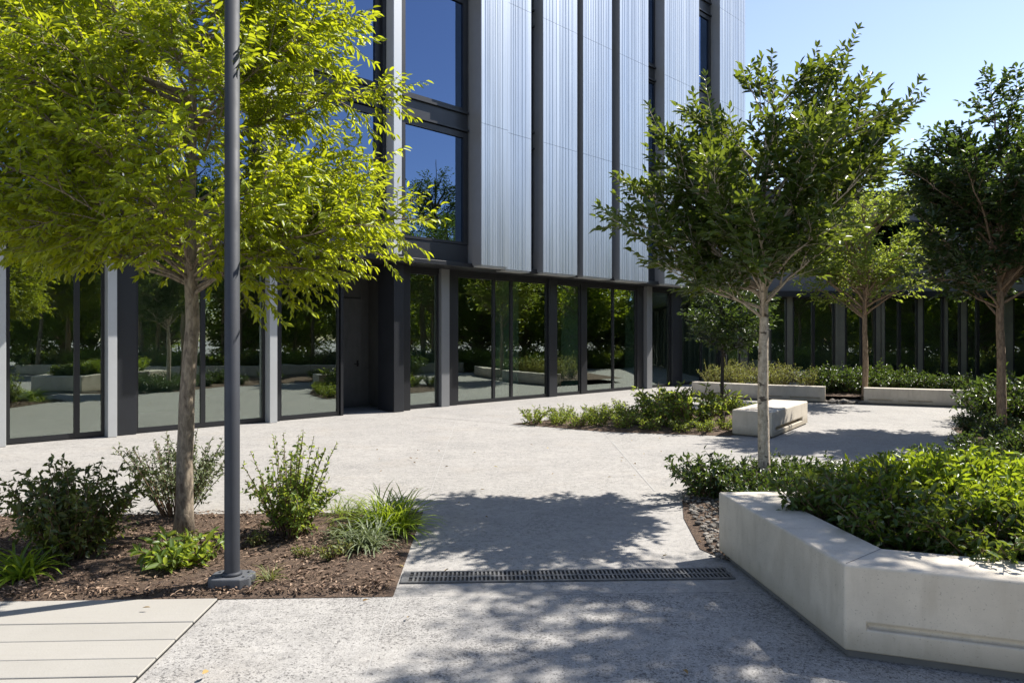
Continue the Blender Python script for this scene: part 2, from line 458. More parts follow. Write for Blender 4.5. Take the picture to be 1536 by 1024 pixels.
def grow_tree(root, seed, trunk_pts, trunk_r, fork_z, tips, bark, leaf, leaf_l, leaf_w,
              sec_per_m=7, sec_len=0.75, ter_n=5, ter_len=0.28, gap=0.035, droop=0.35, up=0.15, rise=0.55, spread=0.8, limb_r=0.3, leafup=0.6, shoots=()):
    """trunk and limbs as one mesh, crown of single leaves as another, in the tree's own coordinates."""
    rnd = random.Random(seed)
    wood = MB()
    lv = Leaves()
    tp = [Vector(p) for p in trunk_pts]
    top = tp[-1].z
    # smooth trunk
    pts, rad = [], []
    for i in range(len(tp) - 1):
        for k in range(4):
            t = k / 4
            p = tp[i].lerp(tp[i + 1], t)
            pts.append(p + Vector((rnd.uniform(-1, 1), rnd.uniform(-1, 1), 0)) * trunk_r * 0.08)
    pts.append(tp[-1])
    for p in pts:
        h = max(0, p.z) / top
        rad.append(trunk_r * (1.0 - 0.93 * h ** 1.5) + trunk_r * 0.35 * math.exp(-max(0, p.z) / 0.10))
    wood.tube(pts, rad, 12)
    def trunk_at(z):
        for a, b in zip(tp, tp[1:]):
            if a.z <= z <= b.z:
                return a.lerp(b, (z - a.z) / (b.z - a.z))
        return tp[-1].copy()
    def leafline(p0, d, length, n):
        side = d.cross(Vector((0, 0, 1)))
        side = side.normalized() if side.length > 1e-3 else Vector((1, 0, 0))
        for i in range(n):
            t = (i + 0.5) / n
            p = p0 + d * (length * t) + Vector((0, 0, -droop * 0.12 * length * t * t))
            s = side if i % 2 else -side
            ld = d * rnd.uniform(0.35, 0.9) + s * rnd.uniform(0.4, 0.95) + Vector((0, 0, -droop * rnd.uniform(0.2, 1.3))) + rv(rnd) * 0.35
            nn = Vector((0, 0, leafup)) + rv(rnd) * 0.75
            k = rnd.uniform(0.5, 1.3)
            lv.add(p, ld, nn, leaf_l * k, leaf_w * k * rnd.uniform(0.85, 1.15))
        ld = d + Vector((0, 0, -droop * 0.5)) + rv(rnd) * 0.25
        lv.add(p0 + d * length, ld, Vector((0, 0, 1)) + rv(rnd) * 0.6, leaf_l, leaf_w)
    for tip in tips:
        tip = Vector(tip)
        hor = math.hypot(tip.x - trunk_at(tip.z).x, tip.y - trunk_at(tip.z).y)
        z0 = tip.z - hor * rise * rnd.uniform(0.7, 1.3) - 0.08
        z0 = min(max(z0, fork_z + (tip.z - fork_z) * 0.75 * rnd.random() ** 1.6 * (0.0 if tip.z < fork_z else 1.0) + rnd.uniform(-0.05, 0.05)), top * 0.93)
        a = trunk_at(z0)
        mid = a.lerp(tip, 0.5) + Vector((0, 0, (0.14 if tip.z > z0 else 0.3) * hor)) * rnd.uniform(0.2, 1.0) + rv(rnd) * 0.10 * hor
        ln = (tip - a).length
        n = 9
        lp = [bez(a, mid, tip, i / (n - 1)) + rv(rnd) * (0.012 * ln if 0 < i < n - 1 else 0) for i in range(n)]
        r0 = min(trunk_r * limb_r * (0.75 + 0.25 * ln), trunk_r * 0.6)
        wood.tube(lp, [r0 * (1 - 0.88 * i / (n - 1)) + 0.0015 for i in range(n)], 6)
        ns = max(3, int(ln * sec_per_m))
        for q in range(ns + 1):
            t = 0.28 + 0.72 * (q + rnd.random() * 0.8) / (ns + 0.4)
            t = min(t, 1.0)
            p = bez(a, mid, tip, t)
            tan = (bez(a, mid, tip, min(1, t + 0.05)) - bez(a, mid, tip, t - 0.05)).normalized()
            perp = tan.cross(rv(rnd)).normalized()
            d = (tan * rnd.uniform(0.5, 0.9) + perp * spread * rnd.uniform(0.4, 1.0) + Vector((0, 0, up))).normalized()
            if q == ns: d = tan
            sl = sec_len * (1.1 - 0.5 * t) * rnd.uniform(0.55, 1.1)
            e = p + d * sl + Vector((0, 0, -droop * 0.2 * sl))
            wood.tube([p, p.lerp(e, 0.5) + Vector((0, 0, 0.04 * sl)), e], [0.0055, 0.004, 0.0015], 4, cap=False)
            for k in range(ter_n + 1):
                tt = 0.15 + 0.85 * (k + rnd.random() * 0.7) / (ter_n + 0.5)
                pp = p.lerp(e, min(tt, 1))
                d2 = (d * rnd.uniform(0.5, 0.9) + d.cross(rv(rnd)).normalized() * rnd.uniform(0.5, 1.0) + Vector((0, 0, up * 0.8))).normalized()
                if k == ter_n: pp, d2 = e, d
                l2 = ter_len * rnd.uniform(0.5, 1.15)
                wood.tube([pp, pp + d2 * l2], [0.0022, 0.001], 3, cap=False)
                leafline(pp, d2, l2, max(2, int(l2 / gap)))
    for p0, p1 in shoots:
        # long straight shoots with big leaves set in pairs
        p0, p1 = Vector(p0), Vector(p1)
        d = (p1 - p0); ln = d.length; d.normalize()
        bend = Vector((0, 0, 0.12 * ln))
        pts = [p0.lerp(p1, t / 5) - bend * (t / 5) * (1 - t / 5) * 2 for t in range(6)]
        wood.tube(pts, [0.006, 0.0055, 0.005, 0.004, 0.003, 0.0015], 4, cap=False)
        n = int(ln / 0.042)
        sd = d.cross(Vector((0, 1, 0.2))).normalized()
        for i in range(n):
            t = (i + 1) / n
            p = p0 + d * (ln * t) - bend * t * (1 - t) * 2
            for sg in (1, -1):
                ld = d * 0.7 + sd * sg * rnd.uniform(0.6, 1.0) + rv(rnd) * 0.25 + Vector((0, 0, 0.1))
                k = rnd.uniform(0.85, 1.25) * (1.1 - 0.4 * t)
                lv.add(p, ld, Vector((0, -0.6, 0.6)) + rv(rnd) * 0.5, leaf_l * 1.15 * k, leaf_w * 1.0 * k)
        lv.add(p1, d, Vector((0, -0.5, 0.6)), leaf_l, leaf_w * 0.8)
    wood.build('trunk', bark, root, smooth=True)
    lv.build('crown', leaf, root, seed)
    return len(lv.P)

def ell_tips(seed, n, c, r, zmin=None, inner=0.5, flat=1.0):
    rnd = random.Random(seed)
    out = []
    k = 0
    while len(out) < n and k < 5000:
        k += 1
        d = rv(rnd)
        s = rnd.uniform(inner, 1.0) ** 0.6
        p = (c[0] + d.x * r[0] * s, c[1] + d.y * r[1] * s, c[2] + d.z * r[2] * s)
        if zmin is not None and p[2] < zmin: continue
        out.append(p)
    return out

def grow_shrub(root, seed, n_stems, height, spread, leaf, leaf_l, leaf_w, gap=0.03, side=5, side_len=0.22, up=0.5, bare=0.15,
               stem_mat=None, lean=1.0, droop=0.1, flop=0.5):
    rnd = random.Random(seed)
    wood, lv = MB(), Leaves()
    def line(p0, d, ln):
        n = max(2, int(ln / gap))
        for i in range(n):
            t = (i + 0.6) / n
            p = p0 + d * (ln * t)
            ld = d * rnd.uniform(0.3, 0.8) + rv(rnd) * 0.85 + Vector((0, 0, -droop))
            k = rnd.uniform(0.6, 1.2) * (1.1 - 0.35 * t)
            lv.add(p, ld, Vector((0, 0, 0.7)) + rv(rnd) * 0.7, leaf_l * k, leaf_w * k)
    for s in range(n_stems):
        a = rnd.uniform(0, 2 * PI)
        q = math.sqrt(rnd.random())
        base = Vector((math.cos(a), math.sin(a), 0)) * spread * 0.25 * q
        h = height * rnd.uniform(0.62, 1.0) * (1.0 - 0.35 * q * lean * 0.6)
        tip = Vector((math.cos(a) * spread * q * lean, math.sin(a) * spread * q * lean, h)) + Vector((rnd.uniform(-1, 1), rnd.uniform(-1, 1), 0)) * spread * 0.15
        mid = base.lerp(tip, 0.5) + Vector((0, 0, h * 0.16 * flop * q)) - Vector((base.x, base.y, 0)) * 0.2
        n = 6
        pts = [bez(base, mid, tip, i / n) for i in range(n + 1)]
        wood.tube(pts, [0.006 * (1 - 0.8 * i / n) + 0.0008 for i in range(n + 1)], 4, cap=False)
        for i in range(1, n):
            if i / n > bare:
                d = (pts[i + 1] - pts[i])
                line(pts[i], d.normalized(), d.length)
        for k in range(side):
            t = bare + (0.97 - bare) * (k + rnd.random()) / side
            p = bez(base, mid, tip, t)
            d = (Vector((math.cos(a), math.sin(a), 0)) * 0.3 + rv(rnd) * 0.8 + Vector((0, 0, up))).normalized()
            l2 = side_len * rnd.uniform(0.5, 1.1) * (1.15 - 0.5 * t)
            wood.tube([p, p + d * l2], [0.0025, 0.0008], 3, cap=False)
            line(p, d, l2)
    wood.build('stems', stem_mat or M['twig'], root)
    lv.build('foliage', leaf, root, seed)
    return len(lv.P)

def grow_tuft(root, seed, n, length, width, leaf, arch=0.6, spread=0.06):
    """clump of strap leaves / blades: each blade is a chain of short folded pieces"""
    rnd = random.Random(seed)
    m = MB()
    for i in range(n):
        a = rnd.uniform(0, 2 * PI)
        b = Vector((rnd.uniform(-1, 1), rnd.uniform(-1, 1), 0)) * spread
        out = Vector((math.cos(a), math.sin(a), 0))
        ln = length * rnd.uniform(0.5, 1.1)
        el = rnd.uniform(0.35, 1.35)
        side = Vector((-out.y, out.x, 0))
        k = len(m.v)
        steps = 5
        p = b.copy()
        for s in range(steps + 1):
            t = s / steps
            w = width * (0.55 + 0.9 * t) * (1 - t) ** 0.55 if s < steps else 0.0006
            e = el - arch * 1.5 * t * t
            if s: p = p + (out * math.cos(e) + Vector((0, 0, math.sin(e)))) * (ln / steps)
            p.z = max(p.z, 0.006)
            m.v += [tuple(p - side * w), tuple(p + Vector((0, 0, -w * 0.5))), tuple(p + side * w)]
        for s in range(steps):
            q = k + s * 3
            m.f += [(q, q + 1, q + 4, q + 3), (q + 1, q + 2, q + 5, q + 4)]
    me = bpy.data.meshes.new('blades')
    me.from_pydata(m.v, [], m.f)
    return link('blades', me, leaf, root)

def boolean_cut(o, boxes):
    """cut slots out of a mesh object, keeping only the finished mesh"""
    for bx in boxes:
        mb = MB()
        mb.v = [tuple(p) for p in bx]
        mb.f = [(0, 3, 2, 1), (4, 5, 6, 7), (0, 1, 5, 4), (1, 2, 6, 5), (2, 3, 7, 6), (3, 0, 4, 7)]
        c = link('cutter', mb.mesh('cutter'), None, o.parent)
        md = o.modifiers.new('cut', 'BOOLEAN')
        md.operation = 'DIFFERENCE'
        md.solver = 'EXACT'
        md.object = c
        dg = bpy.context.evaluated_depsgraph_get()
        me = bpy.data.meshes.new_from_object(o.evaluated_get(dg))
        o.modifiers.clear()
        o.data = me
        bpy.data.objects.remove(c, do_unlink=True)

def add_bevel(o, w, seg=2):
    md = o.modifiers.new('edge', 'BEVEL')
    md.width = w; md.segments = seg; md.limit_method = 'ANGLE'; md.angle_limit = R(35)

# ================================================================== SETTING: GROUND
GA = R(2.2)
def gp(u, v):
    return (u * math.cos(GA) - v * math.sin(GA), u * math.sin(GA) + v * math.cos(GA))
def grect(u0, u1, v0, v1):
    return [gp(u0, v0), gp(u1, v0), gp(u1, v1), gp(u0, v1)]

g = MB().sheet([(-250, -250), (250, -250), (250, 250), (-250, 250)], 0.0)
tag(g.build('plaza_ground', M['plaza']), kind='structure')

# near slab of exposed aggregate with fine joints between pours
EDGE_V = 4.352
JU = -0.585
slab = MB()
slab.sheet(grect(-1.655, JU - 0.004, -4, EDGE_V - 0.004), 0.004)
slab.sheet(grect(JU + 0.004, 9.0, -4, EDGE_V - 0.004), 0.004)
tag(slab.build('aggregate_pavement', M['aggregate']), kind='structure')
jt = MB()
jt.sheet(grect(JU - 0.0045, JU + 0.0045, -4, EDGE_V), 0.002)
jt.sheet(grect(JU - 0.004, JU + 0.004, 6.46, 14.0), 0.003)
jt.sheet([(1.58, 11.9), (1.595, 11.9), (1.535, 7.3), (1.52, 7.3)], 0.003)
tag(jt.build('pavement_joints', M['joint']), kind='structure')
jd = MB()
jd.sheet(grect(JU, 2.2, EDGE_V - 0.004, EDGE_V + 0.004), 0.003)
jd.sheet([(-2.05, 14.19), (0.0, 12.98), (0.0, 12.965), (-2.05, 14.175)], 0.003)
tag(jd.build('pavement_grooves', M['joint_dark']), kind='structure')

# boards of the terrace at lower left
bd = MB().sheet(grect(-14, -1.672, -4, EDGE_V - 0.006), 0.002)
tag(bd.build('board_gap_shade', M['black']), kind='structure')  # black sheet painted in for the shade down between the boards
pl = MB()
vb = [4.345, 3.99, 3.76, 3.545, 3.36, 3.18]
while vb[-1] > -4: vb.append(vb[-1] - 0.2)
rnd = random.Random(4)
for a, b in zip(vb, vb[1:]):
    u0 = -14.0
    while u0 < -1.68:
        u1 = min(u0 + rnd.uniform(3.5, 6.0), -1.676)
        if -1.676 - u1 < 0.8: u1 = -1.676
        j = rnd.uniform(-0.004, 0.004)
        pl.prism(grect(u0 + 0.003, u1 - 0.003, b + 0.005, a - 0.004 + j), 0.003, 0.016)
        u0 = u1
tag(pl.build('terrace_boards', M['board'], bevel=0.003, seg=1), kind='structure')

# planting beds: mulch with an uneven surface
def bed(name, poly, step, hgt, mat, z=0.006, seed=1, edge=0.18):
    from mathutils import noise as mn
    xs = [p[0] for p in poly]; ys = [p[1] for p in poly]
    bm = bmesh.new()
    vs = [bm.verts.new((p[0], p[1], 0)) for p in poly]
    bm.faces.new(vs)
    x = min(xs)
    for axis, lo, hi in ((0, min(xs), max(xs)), (1, min(ys), max(ys))):
        c = lo + step
        while c < hi:
            co = (c, 0, 0) if axis == 0 else (0, c, 0)
            no = (1, 0, 0) if axis == 0 else (0, 1, 0)
            bmesh.ops.bisect_plane(bm, geom=bm.verts[:] + bm.edges[:] + bm.faces[:], plane_co=co, plane_no=no)
            c += step
    pv = [Vector((p[0], p[1], 0)) for p in poly]
    for v in bm.verts:
        d = 9
        for a, b in zip(pv, pv[1:] + pv[:1]):
            ab = b - a
            t = max(0, min(1, (v.co - a).dot(ab) / ab.length_squared))
            d = min(d, (v.co - a - ab * t).length)
        e = min(1, d / edge)
        q = Vector((v.co.x, v.co.y, seed))
        v.co.z = z + e * hgt * (0.45 + 0.5 * mn.noise(q * 1.7) + 0.35 * mn.noise(q * 6.0) + 0.25 * mn.noise(q * 17))
        v.co.z = max(v.co.z, z)
    me = bpy.data.meshes.new(name)
    bmesh.ops.recalc_face_normals(bm, faces=bm.faces)
    bm.to_mesh(me); bm.free()
    if me.polygons[0].normal.z < 0: me.flip_normals()
    o = link(name, me, mat)
    return tag(o, kind='structure')

LB = grect(-9.0, JU - 0.002, EDGE_V + 0.002, 6.45)
bed('mulch_bed', LB, 0.07, 0.055, M['mulch'])
MIDP = [(0.0, 12.92), (1.6, 11.86), (3.62, 11.32), (4.10, 12.0), (5.25, 13.6), (5.0, 15.2), (3.4, 15.9)]
bed('mulch_bed', MIDP, 0.15, 0.06, M['mulch'], seed=3)
RBP = [(1.46, 5.3), (1.56, 6.2), (1.72, 6.9), (2.1, 7.45), (3.0, 7.75), (4.2, 8.0), (5.6, 8.9), (7.2, 10.6), (7.9, 12.3), (9.2, 13.2), (14, 13.4), (14, 4.9), (1.6, 5.0)]
bed('mulch_bed', RBP, 0.16, 0.05, M['mulch'], seed=5)

# bark chips scattered on the left bed
rnd = random.Random(8)
def chips(name, n, poly_fn, ls, ws, mat, seed, z=0.02, kind='stuff', flat=0.25):
    lv = Leaves()
    r = random.Random(seed)
    for _ in range(n):
        x, y = poly_fn(r)
        a = r.uniform(0, 2 * PI)
        lv.add((x, y, z + r.uniform(0.0, 0.03)), (math.cos(a), math.sin(a), r.uniform(-flat, flat)), Vector((0, 0, 1)) + rv(r) * 0.5, r.uniform(*ls), r.uniform(*ws))
    return lv.build(name, mat, None, seed)
def in_left(r): return gp(r.uniform(-5.6, JU - 0.05), EDGE_V + 0.04 + 2.05 * r.random() ** 1.2)
tag(chips('bark_mulch', 15000, in_left, (0.015, 0.055), (0.006, 0.018), M['chip'], 5), 'brown bark chips covering the planting bed around the lamp post', 'mulch', kind='stuff')

# stones and gravel spilled beside the front planter
def stones(name, n, fn, rr, seed):
    m = MB(); r = random.Random(seed)
    ico = bmesh.new(); bmesh.ops.create_icosphere(ico, subdivisions=1, radius=1)
    vs = [v.co.copy() for v in ico.verts]; fs = [[v.index for v in f.verts] for f in ico.faces]; ico.free()
    for _ in range(n):
        x, y = fn(r); s = r.uniform(*rr) * (0.6 + 0.6 * r.random())
        rot = Matrix.Rotation(r.uniform(0, 6.28), 3, 'Z')
        k = len(m.v)
        sc = Vector((r.uniform(0.7, 1.3), r.uniform(0.7, 1.3), r.uniform(0.4, 0.75)))
        for v in vs:
            q = rot @ Vector((v.x * sc.x * r.uniform(0.8, 1.2), v.y * sc.y * r.uniform(0.8, 1.2), v.z * sc.z)) * s
            m.v.append((x + q.x, y + q.y, 0.03 + s * 0.2 + q.z))
        m.f += [tuple(k + i for i in f) for f in fs]
    return m.build(name, M['stone'])
def in_gravel(r):
    y = 5.0 + 2.1 * r.random()
    x = 1.50 + 0.12 * (y - 5.0) + r.random() ** 1.3 * 0.7
    return x, y
tag(stones('gravel', 900, in_gravel, (0.008, 0.026), 3), 'loose grey stones spilled beside the front concrete planter', 'gravel', kind='stuff')
def in_notch(r): return 7.85 + 0.85 * r.random(), 16.7 + 0.5 * r.random() - 0.0
tag(stones('gravel', 90, in_notch, (0.03, 0.09), 4), 'rubble in the gap of the far low planter wall', 'gravel', kind='stuff')

# ================================================================== OFFICE BUILDING
A = R(43.7)
P0 = (-7.78, 10.37)
bld = thing('office_building', 'tall office block of dark glass with ribbed aluminium panels above a glazed ground floor', 'building', (P0[0], P0[1], 0), A)

S0, S1 = -8.0, 21.43
# upper body behind window plane, soffit, roof
MB().box(S0, S1, -0.52, 12.0, 3.36, 16.6).build('wall', M['dark_metal'], bld)
MB().box(S0, S1 + 0.02, -0.74, 12.0, 3.255, 3.357).build('soffit', M['dark_metal'], bld, bevel=0.008)
MB().box(S0 - 0.1, S1 + 0.1, -1.2, 12.1, 16.605, 16.9).build('roof', M['dark_metal'], bld)
# interior of the ground floor
MB().box(S0, S1 - 0.3, 0.12, 7.0, 0.001, 0.012).build('interior_floor', M['interior_floor'], bld)
iw = MB().box(S0, S1 - 0.3, 6.6, 7.0, 0.014, 3.25)
iw.box(S0 - 0.15, S0, 0.05, 7.0, 0.0, 3.25)
iw.box(S1 - 0.3, S1 - 0.1, 0.12, 7.0, 0.0, 3.25)
for s in (2.4, 9.6, 15.6): iw.box(s, s + 1.6, 3.2, 3.4, 0.014, 3.25)
iw.build('interior_wall', M['interior_wall'], bld)
for s in (11.2, 13.9, 17.1):
    cu = MB()
    prof = []
    for k in range(33):
        t = k / 32
        prof.append((s + t * 0.9, 1.1 + 0.04 * math.sin(t * 40)))
    poly = prof + [(x, y + 0.02) for x, y in reversed(prof)]
    cu.prism(poly, 0.02, 3.2).build('curtain', M['curtain'], bld)

def window(parent, s0, s1, z0, z1, y, glass, fw=0.04, bot=0.08, dep=0.07, frame='dark_metal'):
    f = MB()
    f.box(s0, s0 + fw, y - dep * 0.5, y + dep * 0.5, z0, z1)
    f.box(s1 - fw, s1, y - dep * 0.5, y + dep * 0.5, z0, z1)
    f.box(s0 + fw, s1 - fw, y - dep * 0.5, y + dep * 0.5, z0, z0 + bot)
    f.box(s0 + fw, s1 - fw, y - dep * 0.5, y + dep * 0.5, z1 - fw, z1)
    w = f.build('window', M[frame], parent)
    p = MB().box(s0 + fw - 0.004, s1 - fw + 0.004, y - 0.003, y + 0.003, z0 + bot - 0.004, z1 - fw + 0.004)
    p.build('pane', M[glass], w)
    return w

GW = [(-7.8, -6.4), (-6.4, -5.2), (-5.0, -3.9), (-3.9, -2.8), (-2.6, -1.4), (-1.4, -0.15), (0.08, 1.0), (1.0, 1.39), (1.86, 2.97), (2.97, 4.12),
      (4.42, 5.72), (7.41, 8.33), (8.89, 10.1), (10.1, 10.72), (10.72, 12.07), (12.41, 13.45), (13.71, 14.98), (14.98, 16.15), (16.92, 18.04), (18.73, 20.0), (20.0, 21.2)]
for s0, s1 in GW:
    window(bld, s0, s1, 0.012, 3.13, 0.0, 'glass')
hd = MB()
hd.box(S0, 5.74, -0.05, 0.06, 3.13, 3.255)
hd.box(7.0, S1, -0.05, 0.06, 3.13, 3.255)
hd.build('header', M['dark_metal'], bld)
# columns and fins on the ground floor: (s0, s1, y0, y1, material)
for s0, s1, y0, y1, mt, nm in [
    (-0.13, 0.05, -0.22, 0.08, 'fin_metal', 'fin'), (1.395, 1.53, -0.24, 0.05, 'fin_metal', 'fin'), (1.535, 1.85, -0.12, 0.06, 'column_metal', 'column'),
    (4.13, 4.28, -0.24, 0.05, 'fin_metal', 'fin'), (4.285, 4.41, -0.08, 0.05, 'column_metal', 'column'),
    (-2.78, -2.62, -0.24, 0.05, 'fin_metal', 'fin'), (-5.18, -5.02, -0.24, 0.05, 'fin_metal', 'fin'),
    (6.88, 7.14, -0.34, 0.3, 'column_metal', 'column'), (7.145, 7.40, -0.22, 0.3, 'dark_metal', 'column'),
    (8.34, 8.58, -0.14, 0.05, 'fin_grey', 'fin'), (8.585, 8.88, -0.06, 0.06, 'dark_metal', 'column'),
    (12.08, 12.40, -0.10, 0.08, 'column_metal', 'column'), (13.46, 13.70, -0.06, 0.06, 'dark_metal', 'column'),
    (16.16, 16.48, -0.06, 0.06, 'dark_metal', 'column'), (16.52, 16.8, -0.18, 0.06, 'fin_grey', 'fin'), (16.805, 16.915, -0.06, 0.05, 'dark_metal', 'column'),
    (18.05, 18.45, -0.12, 0.06, 'column_metal', 'column'), (18.505, 18.72, -0.06, 0.06, 'dark_metal', 'column'), (21.21, 21.42, -0.2, 0.06, 'column_metal', 'column')]:
    MB().box(s0, s1, y0, y1, 0.003, 3.25).build(nm, M[mt], bld, bevel=0.006)
# entry recess
rc = MB()
rc.box(5.72, 5.80, 0.055, 1.25, 0.0, 3.25)
rc.box(7.20, 7.30, 0.31, 1.3, 0.0, 3.25)
rc.box(5.81, 6.02, 1.2, 1.32, 0.0, 3.25)
rc.box(6.98, 7.195, 1.2, 1.32, 0.0, 3.25)
rc.box(6.025, 6.975, 1.2, 1.32, 2.55, 3.25)
rc.build('entry_recess', M['entry_concrete'], bld)
dr = MB().box(6.03, 6.97, 1.14, 1.19, 0.02, 2.54).build('door', M['entry_concrete'], bld, bevel=0.004)
dh = MB().tube([(6.86, 1.10, 1.02), (6.86, 1.08, 1.02), (6.74, 1.08, 1.02)], [0.012, 0.012, 0.010], 8)
dh.box(6.84, 6.88, 1.125, 1.138, 0.96, 1.1)
dh.build('handle', M['black'], dr)
MB().box(5.74, 5.80, -0.07, 0.05, 0.0, 3.13).build('door_frame', M['dark_metal'], bld)

# upper windows and spandrels
ROWS = [(3.79, 6.4), (6.9, 9.52), (10.02, 12.62), (13.12, 15.7)]
UW = [(-7.7, -6.4), (-6.1, -3.95), (-3.55, -1.4), (-1.0, 1.2), (1.62, 3.72), (4.15, 6.36), (6.86, 8.74), (10.55, 10.93), (12.28, 12.48), (13.75, 14.08), (15.5, 16.32), (18.33, 19.63)]
for s0, s1 in UW:
    for z0, z1 in ROWS:
        wd = s1 - s0 > 1.0
        window(bld, s0, s1, z0, z1, -0.57, 'glass_blue', 0.13 if wd else 0.04, 0.06, 0.09)
# spandrel rails, two thin lips each
for s0, s1 in UW:
    for z0, z1 in [(6.42, 6.88), (9.54, 10.0), (12.64, 13.1)]:
        # one folded profile: plate with a lip along the top and the bottom
        MB().box(s0, s1, -0.60, -0.525, z0, z1).build('spandrel', M['column_metal'], bld)
        for za in (z0, z1 - 0.05):
            MB().box(s0, s1, -0.66, -0.603, za, za + 0.05).build('spandrel_lip', M['dark_metal'], bld)
    MB().box(s0, s1, -0.60, -0.525, 3.37, 3.78).build('spandrel', M['column_metal'], bld)
for s in (6.45, 3.74, 1.25, -1.36, -3.9, -6.38):
    MB().box(s, s + 0.2, -0.97, -0.525, 3.37, 16.6).build('fin', M['fin_metal'], bld, bevel=0.008)
    MB().box(s - 0.09, s - 0.003, -0.70, -0.525, 3.37, 16.6).build('mullion', M['dark_metal'], bld)

# ribbed panels
rnd = random.Random(12)
def panel(s0, s1, yf, zb, mat, pitch=(0.05, 0.16), rib=0.008):
    """fluted front face: shallow ribs of uneven width, returns running back to the wall"""
    prof = [(s0, -0.525), (s0, yf)]
    x = s0 + 0.05
    prof.append((x, yf))
    while x < s1 - 0.2:
        p = rnd.uniform(*pitch)
        w = rnd.choice([0.008, 0.010, 0.014])
        prof += [(x + p, yf), (x + p + 0.006, yf + rib), (x + p + 0.006 + w, yf + rib), (x + p + 0.012 + w, yf)]
        x += p + 0.012 + w
    prof += [(s1, yf), (s1, -0.525)]
    m = MB()
    tiers = [zb, 6.56, 9.7, 12.86, 16.6]
    for z0, z1 in zip(tiers, tiers[1:]):
        m.prism(prof, z0 + 0.0035, z1 - 0.0035)
    o = m.build('metal_panel', M[mat], bld)
    # left returns: thin plates with their shade painted in as greyer metal
    r = MB().box(s0 - 0.012, s0 - 0.002, yf + 0.012, -0.53, zb + 0.01, 16.59)
    r.build('panel_return_shade', M['panel_shaded'], o)
    MB().box(s0 + 0.03, s1 - 0.03, yf + 0.03, -0.56, zb - 0.03, zb + 0.004).build('panel_cap', M['fin_metal'], o)
panel(8.79, 9.64, -1.05, 3.30, 'panel_warm', (0.03, 0.08))
panel(9.66, 10.54, -0.92, 3.27, 'panel', (0.05, 0.13))
panel(10.95, 12.25, -0.95, 3.28, 'panel', (0.045, 0.12))
panel(12.5, 13.73, -0.95, 3.28, 'panel', (0.045, 0.11))
panel(14.1, 15.48, -0.95, 3.28, 'panel', (0.045, 0.12))
panel(16.34, 18.32, -0.95, 3.28, 'panel_warm', (0.05, 0.16))
panel(19.66, 21.43, -0.95, 3.28, 'panel_warm', (0.04, 0.12))

# ================================================================== LOW WING AT THE BACK
wing = thing('low_building', 'low dark wing with a glazed ground floor behind the far planter', 'building', (7.75, 25.0, 0))
MB().box(0.6, 26, 0.0, 10, 3.3, 6.7).build('wall', M['cladding'], wing)
MB().box(0.55, 26.1, -0.25, 10.1, 6.705, 6.95).build('roof', M['dark_metal'], wing, bevel=0.02)
MB().box(0.0, 26, -0.5, 10, 3.1, 3.295).build('soffit', M['dark_metal'], wing)
wi = MB().box(0, 26, 2.6, 2.8, 0.0, 3.1)
wi.build('interior_wall', M['interior_wall'], wing)
MB().box(0, 26, 0.1, 2.59, 0.002, 0.012).build('interior_floor', M['interior_floor'], wing)
rnd = random.Random(21)
x = 0.1
k = 0
while x < 25:
    w = rnd.uniform(0.4, 0.85)
    if k % 3 == 1:
        MB().box(x, x + w * 0.4, -0.06, 0.06, 0.003, 3.1).build('column', M['wing_panel'], wing)
        x += w * 0.4 + 0.005
    else:
        window(wing, x, x + w, 0.01, 3.1, 0.0, 'glass', 0.05, 0.08, 0.12)
        x += w + 0.004
    if k % 4 == 2:
        MB().box(x, x + 0.10, -0.14, 0.06, 0.003, 3.1).build('fin', M['wing_panel'], wing)
        x += 0.124
    k += 1
for i, x0 in enumerate((1.2, 5.4, 9.6, 13.8, 18.0, 22.2)):
    window(wing, x0, x0 + 2.6, 4.2, 5.9, -0.03, 'glass_blue', 0.06, 0.06, 0.07)

# ================================================================== STREET FURNITURE
# front planter: mitred pieces of one cast wall
pt = thing('concrete_planter', 'large angular cream concrete planter wall filled with shrubs in the front', 'planter')
Ao, Bo, Co, Do = (1.555, 5.14), (1.705, 3.50), (5.9, 2.06), (6.1, 5.30)
def inset_poly(poly, d):
    n = len(poly); out = []
    for i in range(n):
        p0, p1, p2 = Vector(poly[i - 1]), Vector(poly[i]), Vector(poly[(i + 1) % n])
        e1, e2 = (p1 - p0).normalized(), (p2 - p1).normalized()
        n1, n2 = Vector((-e1.y, e1.x)), Vector((-e2.y, e2.x))
        b = (n1 + n2).normalized()
        out.append(tuple(p1 + b * (d / b.dot(n1))))
    return out
outer = [Ao, Bo, Co, Do]            # counter-clockwise
inner = inset_poly(outer, 0.36)
def ring(outer, inner, z0, z1):
    m = MB(); n = len(outer)
    for ring_, z in ((outer, z0), (inner, z0), (outer, z1), (inner, z1)):
        m.v += [(p[0], p[1], z) for p in ring_]
    for i in range(n):
        j = (i + 1) % n
        m.f += [(i, j, 2 * n + j, 2 * n + i), (n + j, n + i, 3 * n + i, 3 * n + j), (2 * n + i, 2 * n + j, 3 * n + j, 3 * n + i), (n + i, n + j, j, i)]
    return m
w = ring(outer, inner, 0.045, 0.485).build('wall', M['concrete'], pt)
# groove along the face that looks to the front
d = Vector((Co[0] - Bo[0], Co[1] - Bo[1], 0)).normalized(); nn = Vector((-d.y, d.x, 0))
b0 = Vector((Bo[0], Bo[1], 0))
def slot_box(b0, d, nn, a0, a1, z0, z1, dep):
    c = []
    for z in (z0, z1):
        for a, q in ((a0, -0.05), (a1, -0.05), (a1, dep), (a0, dep)):
            p = b0 + d * a + nn * q
            c.append((p.x, p.y, z))
    return c
boolean_cut(w, [slot_box(b0, d, nn, 0.105, 4.2, 0.165, 0.195, 0.03)])
add_bevel(w, 0.014, 3)
